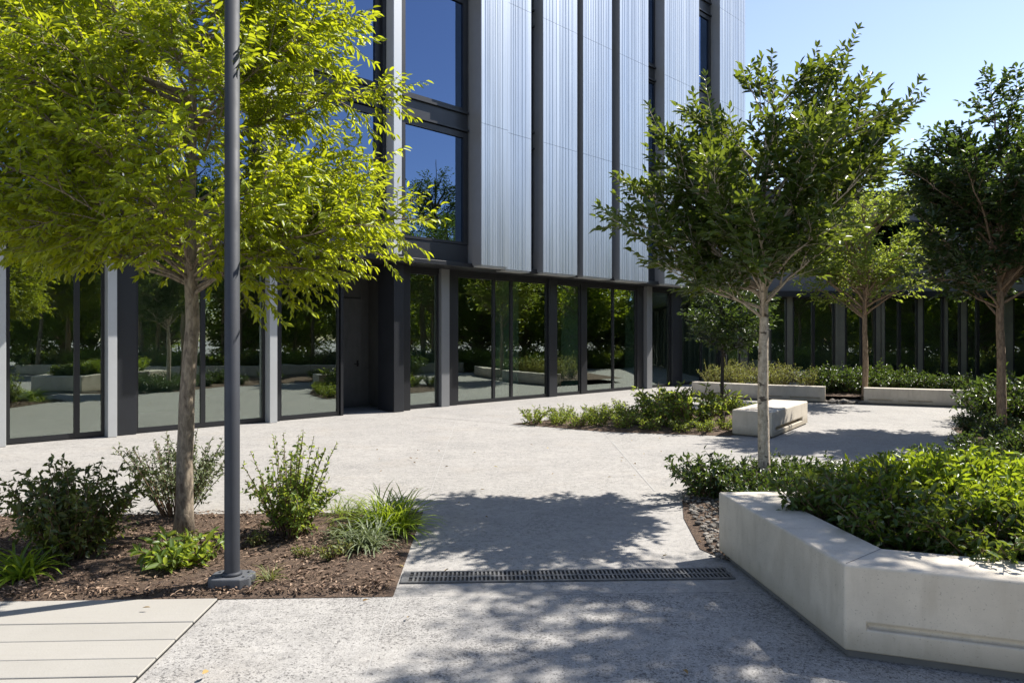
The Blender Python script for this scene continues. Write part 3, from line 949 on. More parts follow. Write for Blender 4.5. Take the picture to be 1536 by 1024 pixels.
# fine mitre seam on top and plinth
seam = MB()
for p, q in ((Bo, inner[1]), (Ao, inner[0])):
    pv_, qv_ = Vector((*p, 0)), Vector((*q, 0))
    e_ = (qv_ - pv_).normalized(); n_ = Vector((-e_.y, e_.x, 0)) * 0.0022
    a_, b_ = pv_ + e_ * 0.015, qv_ - e_ * 0.015
    seam.v += [(*(a_ - n_).xy, 0.4862), (*(b_ - n_).xy, 0.4862), (*(b_ + n_).xy, 0.4862), (*(a_ + n_).xy, 0.4862)]
    k_ = len(seam.v) - 4
    seam.f.append((k_, k_ + 1, k_ + 2, k_ + 3))
seam.build('joint', M['joint_dark'], pt)
plin = ring(inset_poly(outer, 0.035), inset_poly(outer, 0.33), 0.003, 0.044)
plin.build('plinth', M['joint_dark'], pt)
MB().prism(inset_poly(outer, 0.365), 0.0, 0.37).build('soil', M['soil'], pt)

# bench block
bl = Vector((3.69, 11.46, 0)); bd_ = Vector((0.593, 0.805, 0)); bw = Vector((0.805, -0.593, 0))
bench = thing('concrete_bench', 'cream concrete block bench with a shadow slot along its side', 'bench', (4.65, 12.2, 0))
Pb = [bl, bl + bw * 0.66, bl + bw * 0.66 + bd_ * 2.35, bl + bd_ * 2.35]
off = Vector((4.65, 12.2, 0))
bb = MB().prism([(p.x - off.x, p.y - off.y) for p in Pb], 0.02, 0.43).build('seat_block', M['concrete'], bench)
fs = (bl + bw * 0.66) - off
boolean_cut(bb, [slot_box(fs, bd_, -bw, 0.2, 1.95, 0.10, 0.155, 0.09)])
add_bevel(bb, 0.02, 3)
Pc = [bl + bd_ * 0.03 + bw * 0.03, bl + bw * 0.63 + bd_ * 0.03, bl + bw * 0.63 + bd_ * 2.32, bl + bd_ * 2.32 + bw * 0.03]
MB().prism([(p.x - off.x, p.y - off.y) for p in Pc], 0.003, 0.019).build('plinth', M['joint_dark'], bench)

# far low planter wall, gently curved, with a gap where a tree stands
def curve_wall(name, label, pts, th, z1, slots):
    c = Vector((sum(p[0] for p in pts) / len(pts), sum(p[1] for p in pts) / len(pts), 0))
    t = thing(name, label, 'planter wall', c, group='far planter walls')
    P = [Vector((p[0], p[1], 0)) - c for p in pts]
    fr, bk = [], []
    for i, p in enumerate(P):
        e = (P[min(i + 1, len(P) - 1)] - P[max(i - 1, 0)]).normalized()
        n2 = Vector((-e.y, e.x, 0))
        fr.append(p); bk.append(p + n2 * th)
    o = MB().prism([(p.x, p.y) for p in fr] + [(p.x, p.y) for p in reversed(bk)], 0.03, z1).build('wall', M['concrete'], t)
    cuts = []
    for i, a0, a1 in slots:
        e = (P[i + 1] - P[i]).normalized()
        cuts.append(slot_box(P[i], e, Vector((-e.y, e.x, 0)), a0, a1, 0.10, 0.125, 0.04))
    boolean_cut(o, cuts)
    add_bevel(o, 0.015, 2)
    MB().prism([(p.x, p.y + 0.03) for p in fr] + [(p.x, p.y - 0.03) for p in reversed(bk)], 0.003, 0.029).build('plinth', M['joint_dark'], t)
    return t
curve_wall('planter_wall', 'long low concrete planter wall between the bench and the gap with the tree',
           [(5.0, 19.0), (5.6, 18.45), (6.3, 17.9), (7.0, 17.45), (7.82, 17.05)], 0.3, 0.40, [(2, 0.15, 0.75), (3, 0.1, 0.8)])
curve_wall('planter_wall', 'low concrete planter wall right of the gap with the thin tree',
           [(8.62, 16.72), (9.3, 16.42), (10.0, 16.12), (10.7, 15.85), (11.3, 15.66)], 0.3, 0.40, [(0, 0.1, 0.6), (1, 0.2, 0.7)])
bed('mulch_bed', [(5.1, 19.1), (6.3, 18.1), (7.2, 17.6), (8.7, 16.9), (10.2, 16.3), (11.6, 15.9), (13.0, 17.5), (12.0, 20), (7, 21.5)], 0.4, 0.05, M['mulch'], z=0.16, seed=9)

# drain channel
du0, du1, dv0, dv1 = -0.572, 1.70, 4.585, 4.80
drain = thing('drain_grate', 'long dark slotted iron drain grate crossing the pavement to the planter', 'drain grate', (*gp((du0 + du1) / 2, (dv0 + dv1) / 2), 0), GA)
hw, hl = (dv1 - dv0) / 2, (du1 - du0) / 2
MB().sheet([(-hl, -hw), (hl, -hw), (hl, hw), (-hl, hw)], 0.003).build('channel', M['black'], drain)  # flat black sheet in place of the shade down inside the drain
fr = MB().box(-hl, hl, -hw, -hw + 0.018, 0.0035, 0.012).box(-hl, hl, hw - 0.018, hw, 0.0035, 0.012).box(-hl, -hl + 0.05, -hw + 0.018, hw - 0.018, 0.0035, 0.012)
fr.build('frame', M['iron'], drain)
gr = MB().box(-hl + 0.05, hl, -0.009, 0.009, 0.0035, 0.011)
x = -hl + 0.075
while x < hl - 0.01:
    gr.box(x, x + 0.013, -hw + 0.018, -0.009, 0.0035, 0.0105)
    gr.box(x, x + 0.013, 0.009, hw - 0.018, 0.0035, 0.0105)
    x += 0.029
gr.build('grating', M['iron'], drain)

# lamp post
lp = thing('lamp_post', 'slim charcoal lamp post standing on a block base in the mulch bed', 'lamp post', (-1.845, 4.50, 0))
MB().tube([(0, 0, 0.06), (0, 0, 0.11), (0, 0, 5.6)], [0.050, 0.0485, 0.046], 28).build('pole', M['post'], lp, smooth=True)
oc = [(0.14 * sx, 0.10 * sy) for sx, sy in ()] or [(-0.135, -0.06), (-0.095, -0.10), (0.085, -0.10), (0.135, -0.055), (0.135, 0.06), (0.095, 0.10), (-0.095, 0.10), (-0.135, 0.06)]
MB().prism(oc, 0.012, 0.085).build('base', M['base_iron'], lp, bevel=0.008)
MB().tube([(0, 0, 0.084), (0, 0, 0.10), (0, 0, 0.108)], [0.064, 0.062, 0.052], 28).build('collar', M['post'], lp, smooth=True)
for sx, sy in ((0.095, 0.045), (0.095, -0.045), (-0.095, 0.045), (-0.095, -0.045)):
    MB().tube([(sx, sy, 0.084), (sx, sy, 0.094)], [0.010, 0.009], 6).build('bolt', M['iron'], lp)
lh = MB().tube([(0, 0, 5.55), (0, 0, 5.62)], [0.06, 0.06], 20)
lh.box(-0.10, 0.55, -0.11, 0.11, 5.62, 5.70)
lh.build('lamp_head', M['post'], lp, bevel=0.01)
MB().box(0.12, 0.50, -0.08, 0.08, 5.605, 5.619).build('lens', M['lamp_glass'], lp)

# ================================================================== TREES
nl = 0
# left tree: light spring foliage in layered sprays
tl = thing('spring_tree', 'young tree with bright yellow green leaves in the mulch bed behind the lamp post', 'tree', (-2.71, 5.63, 0))
tips = [(1.55, 0.1, 3.72), (1.2, -0.3, 3.95), (1.15, 0.3, 4.4), (0.9, -0.2, 4.75), (1.75, 0.0, 2.62), (1.5, -0.4, 2.5), (1.4, 0.4, 2.4), (1.0, -0.2, 2.2), (0.8, 0.2, 2.25),
        (1.3, 0.1, 3.05), (1.1, -0.6, 2.85), (1.0, 0.6, 3.3), (0.6, -0.3, 2.3), (-1.2, -0.2, 2.52), (-1.7, 0.2, 2.6), (-2.0, -0.3, 2.75), (-1.5, 0.5, 2.55), (-0.8, -0.6, 2.5), (-2.2, 0.2, 2.7), (-1.9, -0.7, 2.9),
        (-1.9, 0, 3.3), (-2.0, 0.3, 3.9), (-1.6, -0.5, 4.2), (-1.4, 0.2, 4.7), (-0.6, -0.9, 3.2), (0.4, -1.0, 3.0), (0.8, -0.9, 3.5), (0.3, -0.8, 3.9), (-0.6, -0.7, 4.3), (-1.1, -0.7, 3.5), (0.3, -0.2, 5.2), (-0.4, 0.3, 5.4),
        (0.2, -0.9, 2.6), (-0.5, -0.9, 2.7), (-1.3, -0.8, 2.75), (0.9, -0.7, 2.6), (-2.3, 0.1, 3.5), (-2.2, -0.4, 4.3), (0.9, 0.2, 4.0), (1.1, 0, 4.25), (0.7, -0.4, 4.45), (1.0, 0.2, 3.65), (0.6, 0.3, 4.9), (0.9, -0.1, 5.1), (1.2, -0.1, 4.7), (0.5, -0.6, 4.1), (1.15, 0.0, 2.7), (1.4, 0.1, 2.75), (-0.2, -0.7, 4.8), (-0.9, 0.0, 5.0), (-2.1, 0.0, 4.6)]
tips += ell_tips(3, 40, (-0.3, 0.25, 3.6), (1.75, 1.4, 1.6), 2.3, 0.35)
nl += grow_tree(tl, 11, [(0, 0, 0), (0.02, 0.0, 0.9), (0.07, 0.0, 1.75), (0.05, 0.02, 2.6), (0.08, 0, 3.6), (0.02, 0, 5.0)], 0.067, 1.95, tips, M['bark_grey'], M['leaf_yellow'],
          0.074, 0.0255, sec_per_m=7.5, sec_len=0.52, ter_n=5, ter_len=0.25, gap=0.019, droop=0.6, up=0.12, rise=0.42, spread=0.85, limb_r=0.19)

# right tree: dense green crown with long upright shoots
tr_ = thing('pale_trunk_tree', 'green leafy tree with a slim pale spotted trunk behind the front planter', 'tree', (2.64, 7.15, 0))
tips = [(-1.4, 0.1, 2.85), (-1.25, -0.2, 2.65), (-1.15, 0.2, 3.15), (-0.9, 0, 3.6), (-0.55, 0.1, 3.9), (-0.1, 0, 4.15), (0.3, -0.2, 4.2), (0.6, 0.1, 4.25), (0.75, -0.2, 4.0),
        (1.2, 0.0, 3.8), (1.1, 0.3, 3.5), (1.0, -0.2, 3.25), (-1.0, 0.0, 2.35), (-0.85, 0.4, 2.4), (-0.6, -0.2, 2.15),
        (0.35, -0.5, 2.45), (-0.3, -0.6, 2.5), (0.3, 0.5, 2.5), (0.2, 0.1, 2.7), (-0.2, 0.4, 3.0), (0.2, -1.0, 2.6), (-0.5, -1.1, 2.7), (0.55, -0.9, 3.1), (-0.8, -0.9, 3.1), (0.1, -1.15, 3.3), (0.6, -0.9, 3.6), (-0.4, -0.9, 2.3)]
tips += ell_tips(7, 30, (0.05, 0.0, 3.2), (1.1, 1.15, 0.95), 2.4, 0.3)
nl += grow_tree(tr_, 23, [(0, 0, 0), (-0.01, 0, 1.0), (0.0, 0, 2.0), (-0.03, 0.02, 2.9), (0.05, 0, 4.2)], 0.062, 1.8, tips, M['bark_pale'], M['leaf_green'],
          0.092, 0.040, sec_per_m=8, sec_len=0.45, ter_n=5, ter_len=0.21, gap=0.029, droop=0.08, up=0.4, rise=0.85, spread=0.75, limb_r=0.28,
          shoots=[((0.6, 0, 4.1), (0.93, -0.1, 4.82)), ((0.45, -0.2, 4.0), (0.72, -0.2, 4.6)), ((1.0, 0, 3.6), (1.68, 0.0, 4.2)), ((0.95, -0.2, 3.5), (1.45, -0.3, 4.22)), ((0.9, 0.1, 3.1), (1.42, 0.1, 3.62)),
                  ((-0.5, 0, 3.7), (-0.62, 0, 4.38)), ((-0.9, 0, 3.5), (-1.2, 0.1, 4.1)), ((-1.0, 0.1, 2.9), (-1.55, 0.1, 3.35)), ((0.1, 0, 4.1), (0.12, 0.1, 4.65)), ((0.2, -0.3, 3.9), (0.42, -0.3, 4.55)),
                  ((-1.1, -0.2, 2.6), (-1.75, -0.2, 2.95)), ((0.75, 0.2, 3.9), (1.15, 0.2, 4.5))])

# dark tree at right
td = thing('dark_tree', 'dense dark green tree with a bush at its foot by the far right edge', 'tree', (8.5, 11.85, 0))
tips = [(-0.2, 0, 5.9), (0.05, -0.2, 5.7), (-1.0, 0, 5.0), (-1.45, 0.1, 4.5), (-1.5, -0.3, 3.6), (-1.2, 0.2, 2.7)]
tips += ell_tips(9, 70, (0.1, 0, 3.9), (1.75, 1.7, 1.65), 2.35, 0.35)
nl += grow_tree(td, 31, [(0, 0, 0), (0.0, 0, 1.0), (-0.03, 0, 2.0), (0.0, 0.02, 3.2), (0.0, 0, 5.0)], 0.075, 2.0, tips, M['bark_tan'], M['leaf_dark'],
          0.115, 0.055, sec_per_m=6.5, sec_len=0.55, ter_n=4, ter_len=0.26, gap=0.034, droop=0.2, up=0.3, rise=0.8, spread=0.85, limb_r=0.3)

# tree standing in the gap of the far planter wall
tm = thing('slender_tree', 'light green tree with a thin tan trunk in the gap of the far planter wall', 'tree', (8.78, 17.0, 0))
tips = ell_tips(13, 62, (0.1, 0, 4.0), (1.8, 1.7, 1.7), 2.4, 0.35)
nl += grow_tree(tm, 41, [(0, 0, 0), (0.02, 0, 1.0), (0.0, 0, 2.0), (0.02, 0.02, 3.2), (0.0, 0, 5.2)], 0.07, 1.9, tips, M['bark_tan'], M['leaf_fresh'],
          0.11, 0.045, sec_per_m=5.5, sec_len=0.6, ter_n=4, ter_len=0.26, gap=0.045, droop=0.25, up=0.25, rise=0.7, spread=0.8, limb_r=0.42)

# small staked tree in the middle bed
ts = thing('small_tree', 'small dark crowned tree with a thin black trunk beside the concrete bench', 'tree', (4.05, 13.15, 0))
tips = ell_tips(17, 34, (0.0, 0, 2.05), (0.95, 0.9, 0.72), 1.45, 0.35)
nl += grow_tree(ts, 43, [(0, 0, 0), (0.0, 0, 0.7), (0.01, 0, 1.4), (0.0, 0, 2.5)], 0.042, 1.3, tips, M['bark_dark'], M['leaf_dark'],
          0.085, 0.036, sec_per_m=9, sec_len=0.36, ter_n=4, ter_len=0.2, gap=0.035, droop=0.25, up=0.2, rise=0.6, spread=0.8, limb_r=0.4)

# trees across the plaza: they cast the dappled shade in front and stand mirrored in the glass
rnd = random.Random(77)
GRP = 'trees across the plaza'
tall = thing('shade_tree', 'tall slim tree rising from the right hand end of the front planter', 'tree', (5.95, 5.85, 0))
tips = ell_tips(19, 34, (0.0, 0, 6.5), (1.35, 1.2, 1.4), 5.2, 0.3)
nl += grow_tree(tall, 47, [(0, 0, 0), (0.05, 0, 2.0), (0.0, 0.05, 4.0), (0.05, 0.0, 6.2), (0.0, 0, 8.3)], 0.12, 4.3, tips, M['bark_tan'], M['leaf_green'],
          0.11, 0.048, sec_per_m=5, sec_len=0.55, ter_n=4, ter_len=0.3, gap=0.06, droop=0.2, up=0.25, rise=0.7, spread=0.8)
for k, (x, y, src, s) in enumerate([(13.5, 4.5, tm, 1.25), (14.5, 9.0, td, 1.35), (15.5, 13.2, tm, 1.3), (18.5, 12.2, tall, 1.3), (17.5, 6.5, tl, 1.5), (18.0, 1.5, td, 1.6), (13.0, 0.0, tm, 1.4),
                             (10.5, -3.0, tl, 1.3), (14.5, -4.5, td, 1.5), (19.5, -3.0, tall, 1.1), (8.0, -6.5, td, 1.4), (22.5, 9.0, tall, 1.2), (22.0, 4.0, td, 1.7), (17.5, 17.0, td, 1.4), (22.0, 15.0, td, 1.7), (12.0, -9.0, tall, 1.0), (4.0, -9.0, td, 1.4)]):
    dup(src, (x, y, 0), rnd.uniform(0, 6.28), s * rnd.uniform(0.95, 1.05), 'leafy tree standing across the plaza, mirrored in the ground floor glass', GRP)

hedge = thing('hedge_tree', 'broad low branched evergreen tree beyond the plaza', 'tree', (23.0, 8.0, 0), group='evergreens beyond the plaza')
tips = ell_tips(29, 70, (0.0, 0, 3.4), (2.3, 2.2, 3.2), 0.5, 0.4)
nl += grow_tree(hedge, 53, [(0, 0, 0), (0.05, 0, 2.0), (0.0, 0.05, 4.0), (0.05, 0.0, 6.6)], 0.14, 0.4, tips, M['bark_tan'], M['leaf_lime'],
          0.17, 0.085, sec_per_m=4, sec_len=0.75, ter_n=4, ter_len=0.35, gap=0.07, droop=0.2, up=0.2, rise=0.6, spread=0.9)
rnd = random.Random(78)
for x, y in [(24.5, 12), (25.5, 16), (24, 4), (23.5, 0), (22.5, -4), (20.5, -7.5), (18, -11), (15, -13.5), (11.5, -15.5), (7.5, -16), (27, 20), (28, 9.5), (27.5, 2), (25, -7), (21, -12), (3, -16), (26, 24), (20, 20.5), (22.5, 17.5), (23, 22), (20.5, 15.0), (19.0, 9.5), (19.5, 2.5), (17, -6.5)]:
    dup(hedge, (x, y, 0), rnd.uniform(0, 6.28), (1.1, 1.1, rnd.uniform(0.95, 1.25)), 'broad evergreen beyond the plaza, mirrored in the glass', 'evergreens beyond the plaza')

# ================================================================== SHRUBS
# left bed
b1 = thing('bush', 'dense dark leaved bush at the left of the mulch bed', 'shrub', (-3.22, 5.02, 0.02))
nl += grow_shrub(b1, 101, 52, 0.80, 0.46, M['leaf_olive'], 0.06, 0.030, gap=0.024, side=10, side_len=0.19, up=0.35, bare=0.12)
b2 = thing('sprig_shrub', 'airy silvery sprigged shrub behind the trunk of the yellow green tree', 'shrub', (-3.05, 6.2, 0.02))
nl += grow_shrub(b2, 103, 52, 0.86, 0.48, M['leaf_grey'], 0.038, 0.019, gap=0.017, side=8, side_len=0.15, up=0.6, bare=0.2)
b3 = thing('sprig_shrub', 'upright green sprigged shrub to the right of the lamp post', 'shrub', (-1.83, 5.6, 0.02))
nl += grow_shrub(b3, 107, 26, 1.0, 0.40, M['leaf_fresh'], 0.042, 0.022, gap=0.02, side=3, side_len=0.12, up=0.7, bare=0.1)
# its fuller lower half
lv_extra = thing('bush', 'rounded leafy green bush low among the sprigs right of the lamp post', 'shrub', (-1.80, 5.58, 0.02))
nl += grow_shrub(lv_extra, 109, 42, 0.60, 0.37, M['leaf_fresh'], 0.05, 0.027, gap=0.024, side=9, side_len=0.16, up=0.3, bare=0.2)
b4 = thing('leafy_clump', 'pale broad leaved low plant between the tree trunk and the lamp post base', 'plant', (-2.36, 4.86, 0.02))
nl += grow_shrub(b4, 111, 26, 0.20, 0.34, M['leaf_fresh'], 0.095, 0.04, gap=0.04, side=3, side_len=0.08, up=0.3, bare=0.02)
b5 = thing('fern', 'bright green fern clump cut by the left edge', 'fern', (-3.32, 4.62, 0.02))
grow_tuft(b5, 113, 90, 0.36, 0.013, M['leaf_grass'], 0.8, 0.08)
b6 = thing('grass_clump', 'bright green arching grass clump at the right corner of the mulch bed', 'grass clump', (-1.03, 5.75, 0.02))
grow_tuft(b6, 115, 340, 0.46, 0.008, M['leaf_grass'], 0.6, 0.14)
b7 = thing('grass_clump', 'grey green grassy clump in front of the bright grass clump', 'grass clump', (-1.14, 5.28, 0.02))
grow_tuft(b7, 117, 220, 0.34, 0.008, M['leaf_grey'], 0.9, 0.12)
b8 = thing('grass_tuft', 'tiny yellow green grass tuft right beside the lamp post base', 'grass tuft', (-1.62, 4.56, 0.015))
grow_tuft(b8, 119, 46, 0.17, 0.004, M['leaf_straw'], 0.7, 0.03)
b9 = thing('grass_tuft', 'fine green tuft at the back edge of the mulch bed', 'grass tuft', (-1.50, 6.22, 0.015))
grow_tuft(b9, 121, 120, 0.26, 0.005, M['leaf_fresh'], 0.6, 0.12)
for k, (x, y, s, lab) in enumerate([(-1.55, 5.05, 0.7, 'small yellowish weed on the bark right of the lamp post'), (-1.30, 5.0, 0.9, 'yellow green weed between the lamp post and the grass clumps'),
                                    (-2.0, 5.35, 0.8, 'small weed under the upright sprigged shrub'), (-2.55, 5.35, 0.7, 'small green weed beside the foot of the yellow green tree'),
                                    (-1.42, 5.55, 0.8, 'green weed just left of the bright grass clump')]):
    if k == 0:
        wd = thing('weed', lab, 'weed', (x, y, 0.015), 0.3, 'weeds on the bark')
        nl += grow_shrub(wd, 131, 12, 0.16, 0.13, M['leaf_straw'], 0.035, 0.018, gap=0.022, side=2, side_len=0.07, up=0.2, bare=0.05)
        wd.scale = (s, s, s)
    else:
        dup(wd, (x, y, 0.015), k * 1.3, s * 1.2, lab, 'weeds on the bark')

# prototypes for the other plantings
pd = thing('dark_shrub', 'dark shrub with glossy leaves at the foot of the pale trunk, left of it', 'shrub', (2.02, 7.0, 0.02), group='dark shrubs behind the front planter')
nl += grow_shrub(pd, 151, 40, 0.46, 0.44, M['leaf_dark'], 0.062, 0.028, gap=0.024, side=8, side_len=0.18, up=0.25, bare=0.05)
pg = thing('green_shrub', 'mid green shrub spilling over the inner corner of the front planter', 'shrub', (2.32, 4.1, 0.36), group='shrubs filling the front planter')
nl += grow_shrub(pg, 153, 44, 0.44, 0.42, M['leaf_green'], 0.066, 0.032, gap=0.024, side=8, side_len=0.17, up=0.3, bare=0.05)
plm = thing('lime_shrub', 'bright lime green shrub highest in the front planter', 'shrub', (3.15, 4.65, 0.36), group='lime shrubs in the front planter')
nl += grow_shrub(plm, 157, 44, 0.60, 0.42, M['leaf_lime'], 0.075, 0.03, gap=0.024, side=8, side_len=0.2, up=0.6, bare=0.05)
pf = thing('fresh_shrub', 'low fresh green shrub at the pointed tip of the middle bed', 'shrub', (0.42, 12.86, 0.02), group='low shrubs in the middle bed')
nl += grow_shrub(pf, 159, 24, 0.36, 0.34, M['leaf_fresh'], 0.06, 0.024, gap=0.035, side=5, side_len=0.14, up=0.5, bare=0.05)
py = thing('sprig_shrub', 'yellow green sprigged shrub at the left end of the far planter', 'shrub', (5.7, 19.2, 0.2), group='sprigged shrubs in the far planter')
nl += grow_shrub(py, 161, 30, 0.80, 0.5, M['leaf_straw'], 0.06, 0.022, gap=0.032, side=5, side_len=0.2, up=0.7, bare=0.08)

rnd = random.Random(5)
def place(src, lst, z, group=None, default=None):
    for it in lst:
        x, y, s = it[:3]
        lab = it[3] if len(it) > 3 else default
        dup(src, (x, y, z), rnd.uniform(0, 6.28), (s, s, s * rnd.uniform(0.9, 1.1)), lab, group)

DS = 'dark glossy shrub in the thick of the bed behind the front planter'
place(pd, [(2.35, 7.3, 0.75, 'dark shrub directly behind the foot of the pale trunk'), (2.3, 6.4, 0.8, 'dark shrub before the foot of the pale trunk, behind the planter corner'), (2.9, 7.4, 0.75, 'dark shrub just right of the pale trunk at the back edge of its bed'), (3.4, 7.35, 0.8, 'second dark shrub right of the pale trunk at the back edge of its bed'), (2.85, 6.6, 0.9, 'dark shrub just right of the pale trunk, close behind the planter wall'), (3.6, 6.7, 0.95), (4.2, 7.5, 0.85, 'third dark shrub right of the pale trunk at the back edge of its bed'), (4.7, 7.0, 1.0), (5.2, 8.1, 0.9), (5.6, 7.2, 1.1), (2.2, 5.75, 0.85, 'dark shrub pressed against the outside of the far planter wall corner'), (2.9, 5.75, 0.9),
           (6.2, 9.0, 0.95), (6.8, 8.6, 1.1), (7.4, 10.2, 1.0), (3.5, 5.95, 1.0), (4.2, 6.3, 1.05), (7.7, 11.3, 0.9)], 0.02, None, DS)
place(pd, [(8.95, 12.5, 1.75, 'dark rounded bush left of the trunk of the dark tree'), (9.6, 13.1, 2.0, 'large dark bush behind the trunk of the dark tree'), (9.7, 12.0, 1.8, 'dark bush beyond the dark tree at the right edge')], 0.02, 'dark bushes round the dark tree')
place(pg, [(2.2, 4.58, 0.95, 'mid green shrub hanging over the far corner of the front planter wall'), (2.62, 3.78, 0.95, 'mid green shrub right behind the wall groove in the front planter'), (2.58, 4.5, 1.05, 'mid green shrub before the bright lime shrubs in the front planter'),
           (3.0, 3.6, 1.0, 'mid green shrub at the right edge of the view in the front planter'), (3.35, 3.95, 1.1), (3.4, 3.35, 1.0), (3.8, 3.7, 1.1), (4.3, 3.3, 1.1), (4.2, 3.9, 1.2), (4.9, 3.2, 1.1)], 0.36, None, 'mid green shrub in the right hand part of the front planter, mostly out of view')
place(plm, [(2.9, 4.15, 0.8, 'low lime green shrub in the middle of the front planter'), (3.45, 4.3, 1.0, 'bright lime green shrub at the right edge above the front planter'), (3.65, 4.75, 1.05), (2.75, 4.78, 0.85, 'smaller lime green shrub left of the other lime shrubs in the front planter'), (4.1, 4.5, 1.1), (3.85, 4.15, 0.95), (4.7, 4.6, 1.1), (5.3, 4.4, 1.1)], 0.36, None, 'bright lime green shrub at the right hand back of the front planter')
FS = 'low fresh green shrub in the middle bed before the glass'
place(pf, [(0.85, 12.68, 0.8, 'second low shrub from the pointed tip of the middle bed'), (1.2, 12.4, 0.9, 'third low shrub from the pointed tip, at the front edge of the middle bed'), (0.95, 13.2, 0.9, 'low shrub at the glass side of the middle bed, nearest its pointed tip'),
           (1.55, 12.45, 1.0, 'fourth low shrub from the pointed tip, in the front row of the middle bed'), (1.65, 13.1, 1.05, 'low shrub in the back row of the middle bed behind the fourth one'), (1.95, 12.1, 0.95, 'fifth low shrub from the pointed tip, at the front edge of the middle bed'),
           (2.25, 12.65, 1.2, 'medium fresh green shrub in the middle bed before the taller bushes'), (2.4, 11.95, 1.0, 'sixth low shrub from the pointed tip, at the front edge of the middle bed'), (2.9, 11.75, 0.8, 'small shrub at the front edge below the round bush by the bench'),
           (3.3, 11.65, 0.7, 'tiny low shrub at the front edge nearest the concrete bench'), (2.2, 13.5, 1.3, 'shrub at the back of the middle bed facing the glass wall'), (3.2, 14.2, 1.5, 'larger shrub at the back of the middle bed behind the thin black trunk'),
           (4.3, 14.3, 1.3, 'shrub behind the concrete bench, nearest its middle'), (4.7, 14.9, 1.1, 'shrub behind the far end of the concrete bench'), (4.9, 14.3, 1.0, 'low shrub against the far end of the concrete bench'), (3.75, 12.0, 0.65, 'tiny shrub at the foot of the thin black trunk by the bench')], 0.02, None, FS)
place(pf, [(2.75, 12.5, 1.9, 'taller fresh green bush left of the round bush by the bench'), (3.3, 12.45, 2.5, 'round fresh green bush left of the thin black trunk by the bench'), (3.0, 13.4, 2.1, 'fresh green bush behind the round bush by the bench')], 0.02, 'bushes by the bench')
place(py, [(6.25, 18.85, 0.95, 'second yellow green sprigged shrub from the far planter left end'), (6.75, 18.5, 1.05, 'third yellow green sprigged shrub from the left end of the far planter'), (7.25, 18.2, 1.0, 'fourth yellow green sprigged shrub from the left end of the far planter'), (7.75, 17.9, 0.95, 'yellow green sprigged shrub nearest the gap in the far planter wall'), (6.4, 19.6, 1.1), (7.2, 19.0, 1.15)], 0.2, None, 'yellow green sprigged shrub in the back row of the far planter by the wing')
place(pd, [(8.3, 18.1, 1.5, 'dark shrub behind the gap in the far planter wall'), (8.95, 17.75, 1.35, 'dark shrub just behind the thin tree in the far planter'), (9.5, 17.45, 1.3, 'first dark shrub right of the thin tree in the far planter'), (10.05, 17.2, 1.3, 'second dark shrub right of the thin tree in the far planter'), (10.6, 16.9, 1.25, 'third dark shrub right of the thin tree in the far planter'), (11.2, 16.7, 1.3, 'dark shrub at the right end of the far planter'), (9.0, 18.6, 1.6), (10.0, 18.3, 1.6)], 0.2, 'dark shrubs in the far planter', 'dark shrub in the back row of the far planter, close to the glass wing')
rnd = random.Random(15)
for i in range(14):
    t = i / 13
    for row in range(2):
        src = (plm, pf, py, pg)[rnd.randrange(4)]
        sc = rnd.uniform(2.0, 2.6) * {'lime_shrub': 0.8, 'fresh_shrub': 1.3, 'sprig_shrub': 0.7}.get(src.name.split('.')[0], 1.0)
        dup(src, (14.2 + 5.4 * t + row, 15.6 + 8.0 * t, 0.0), rnd.uniform(0, 6.28), (sc, sc, sc), 'leafy shrub in the hedge across the plaza, mirrored in the ground floor glass', 'hedge shrubs across the plaza')
for i in range(26):
    t = i / 25
    y = 15.0 - 19.0 * t
    x = 13.4 - 2.6 * math.sin(t * 2.6) - 1.5 * t
    for row in range(2):
        src = (plm, pf, pd, py, pg)[rnd.randrange(5)]
        sc = rnd.uniform(1.9, 2.5) * {'lime_shrub': 0.8, 'fresh_shrub': 1.3, 'sprig_shrub': 0.7}.get(src.name.split('.')[0], 1.0)
        dup(src, (x + 0.9 + row * 1.1 + rnd.uniform(-0.2, 0.2), y + rnd.uniform(-0.2, 0.2), 0.1), rnd.uniform(0, 6.28), (sc, sc, sc * rnd.uniform(0.85, 1.1)), 'leafy shrub in the hedge across the plaza, mirrored in the ground floor glass', 'hedge shrubs across the plaza')
pts = []
for i in range(14):
    t = i / 13
    pts.append((13.3 - 2.6 * math.sin(t * 2.6) - 1.5 * t, 15.0 - 19.0 * t))
curve_wall('planter_wall', 'long curving low concrete wall across the plaza, mirrored in the ground floor glass', pts, 0.3, 0.45, [])
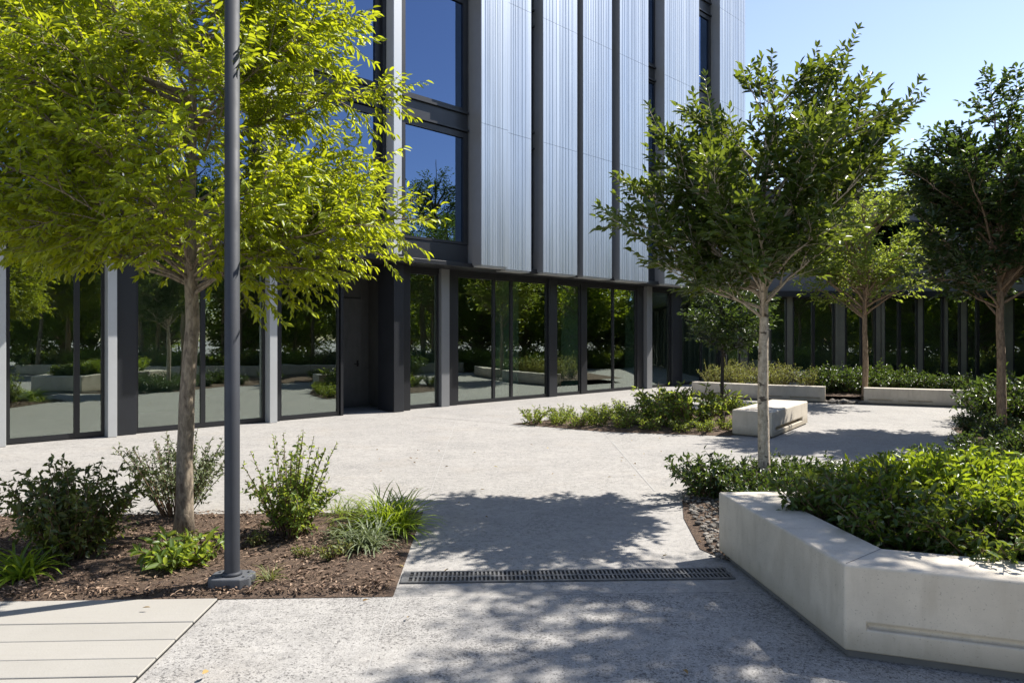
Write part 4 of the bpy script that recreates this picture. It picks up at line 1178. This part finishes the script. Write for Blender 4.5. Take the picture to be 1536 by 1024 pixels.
tag(chips('leaf_litter', 70, lambda r: (r.uniform(-3.5, 4.0), r.uniform(3.2, 11.0)), (0.03, 0.06), (0.012, 0.025), M['litter'], 99, z=0.012), 'scattered dry leaves lying on the pale paving', 'fallen leaves', kind='stuff')
print('leaves', nl)

# ================================================================== CAMERA, SUN, SKY
cam = bpy.data.cameras.new('camera')
cam.sensor_width = 36
cam.lens = 24
cam.shift_y = -7 / 1536
cam.clip_end = 2000
co = bpy.data.objects.new('camera', cam)
co.location = (0, 0, 1.65)
co.rotation_euler = (R(90), 0, 0)
COL.objects.link(co)
scene.camera = co

az, el = R(SUN_AZ), R(SUN_EL)
to_sun = Vector((math.sin(az) * math.cos(el), math.cos(az) * math.cos(el), math.sin(el)))
sun = bpy.data.lights.new('sun', 'SUN')
sun.energy = SUN_STRENGTH
sun.angle = R(0.53)
sun.color = (1.0, 0.95, 0.88)
so = bpy.data.objects.new('sun', sun)
so.rotation_euler = to_sun.to_track_quat('Z', 'Y').to_euler()
so.location = (20, 10, 30)
COL.objects.link(so)

wd_ = bpy.data.worlds.new('World')
scene.world = wd_
wd_.use_nodes = True
nt = wd_.node_tree
sky = nt.nodes.new('ShaderNodeTexSky')
sky.sky_type = 'NISHITA'
sky.sun_disc = False
sky.sun_elevation = el
sky.sun_rotation = az
sky.altitude = 50
sky.air_density = 1.0
sky.dust_density = 0.25
sky.ozone_density = 1.3
bg = nt.nodes['Background']
bg.inputs['Strength'].default_value = SKY_STRENGTH
hs = nt.nodes.new('ShaderNodeHueSaturation')
hs.inputs['Saturation'].default_value = 0.9
hs.inputs['Hue'].default_value = 0.508
nt.links.new(sky.outputs[0], hs.inputs['Color'])
nt.links.new(hs.outputs[0], bg.inputs['Color'])

vs = scene.view_settings
vs.view_transform = 'Standard'
vs.look = 'None'
vs.exposure = EXPOSURE
vs.gamma = 1
scene.cycles.max_bounces = 8
scene.cycles.transparent_max_bounces = 12
scene.cycles.caustics_reflective = False
scene.cycles.caustics_refractive = False
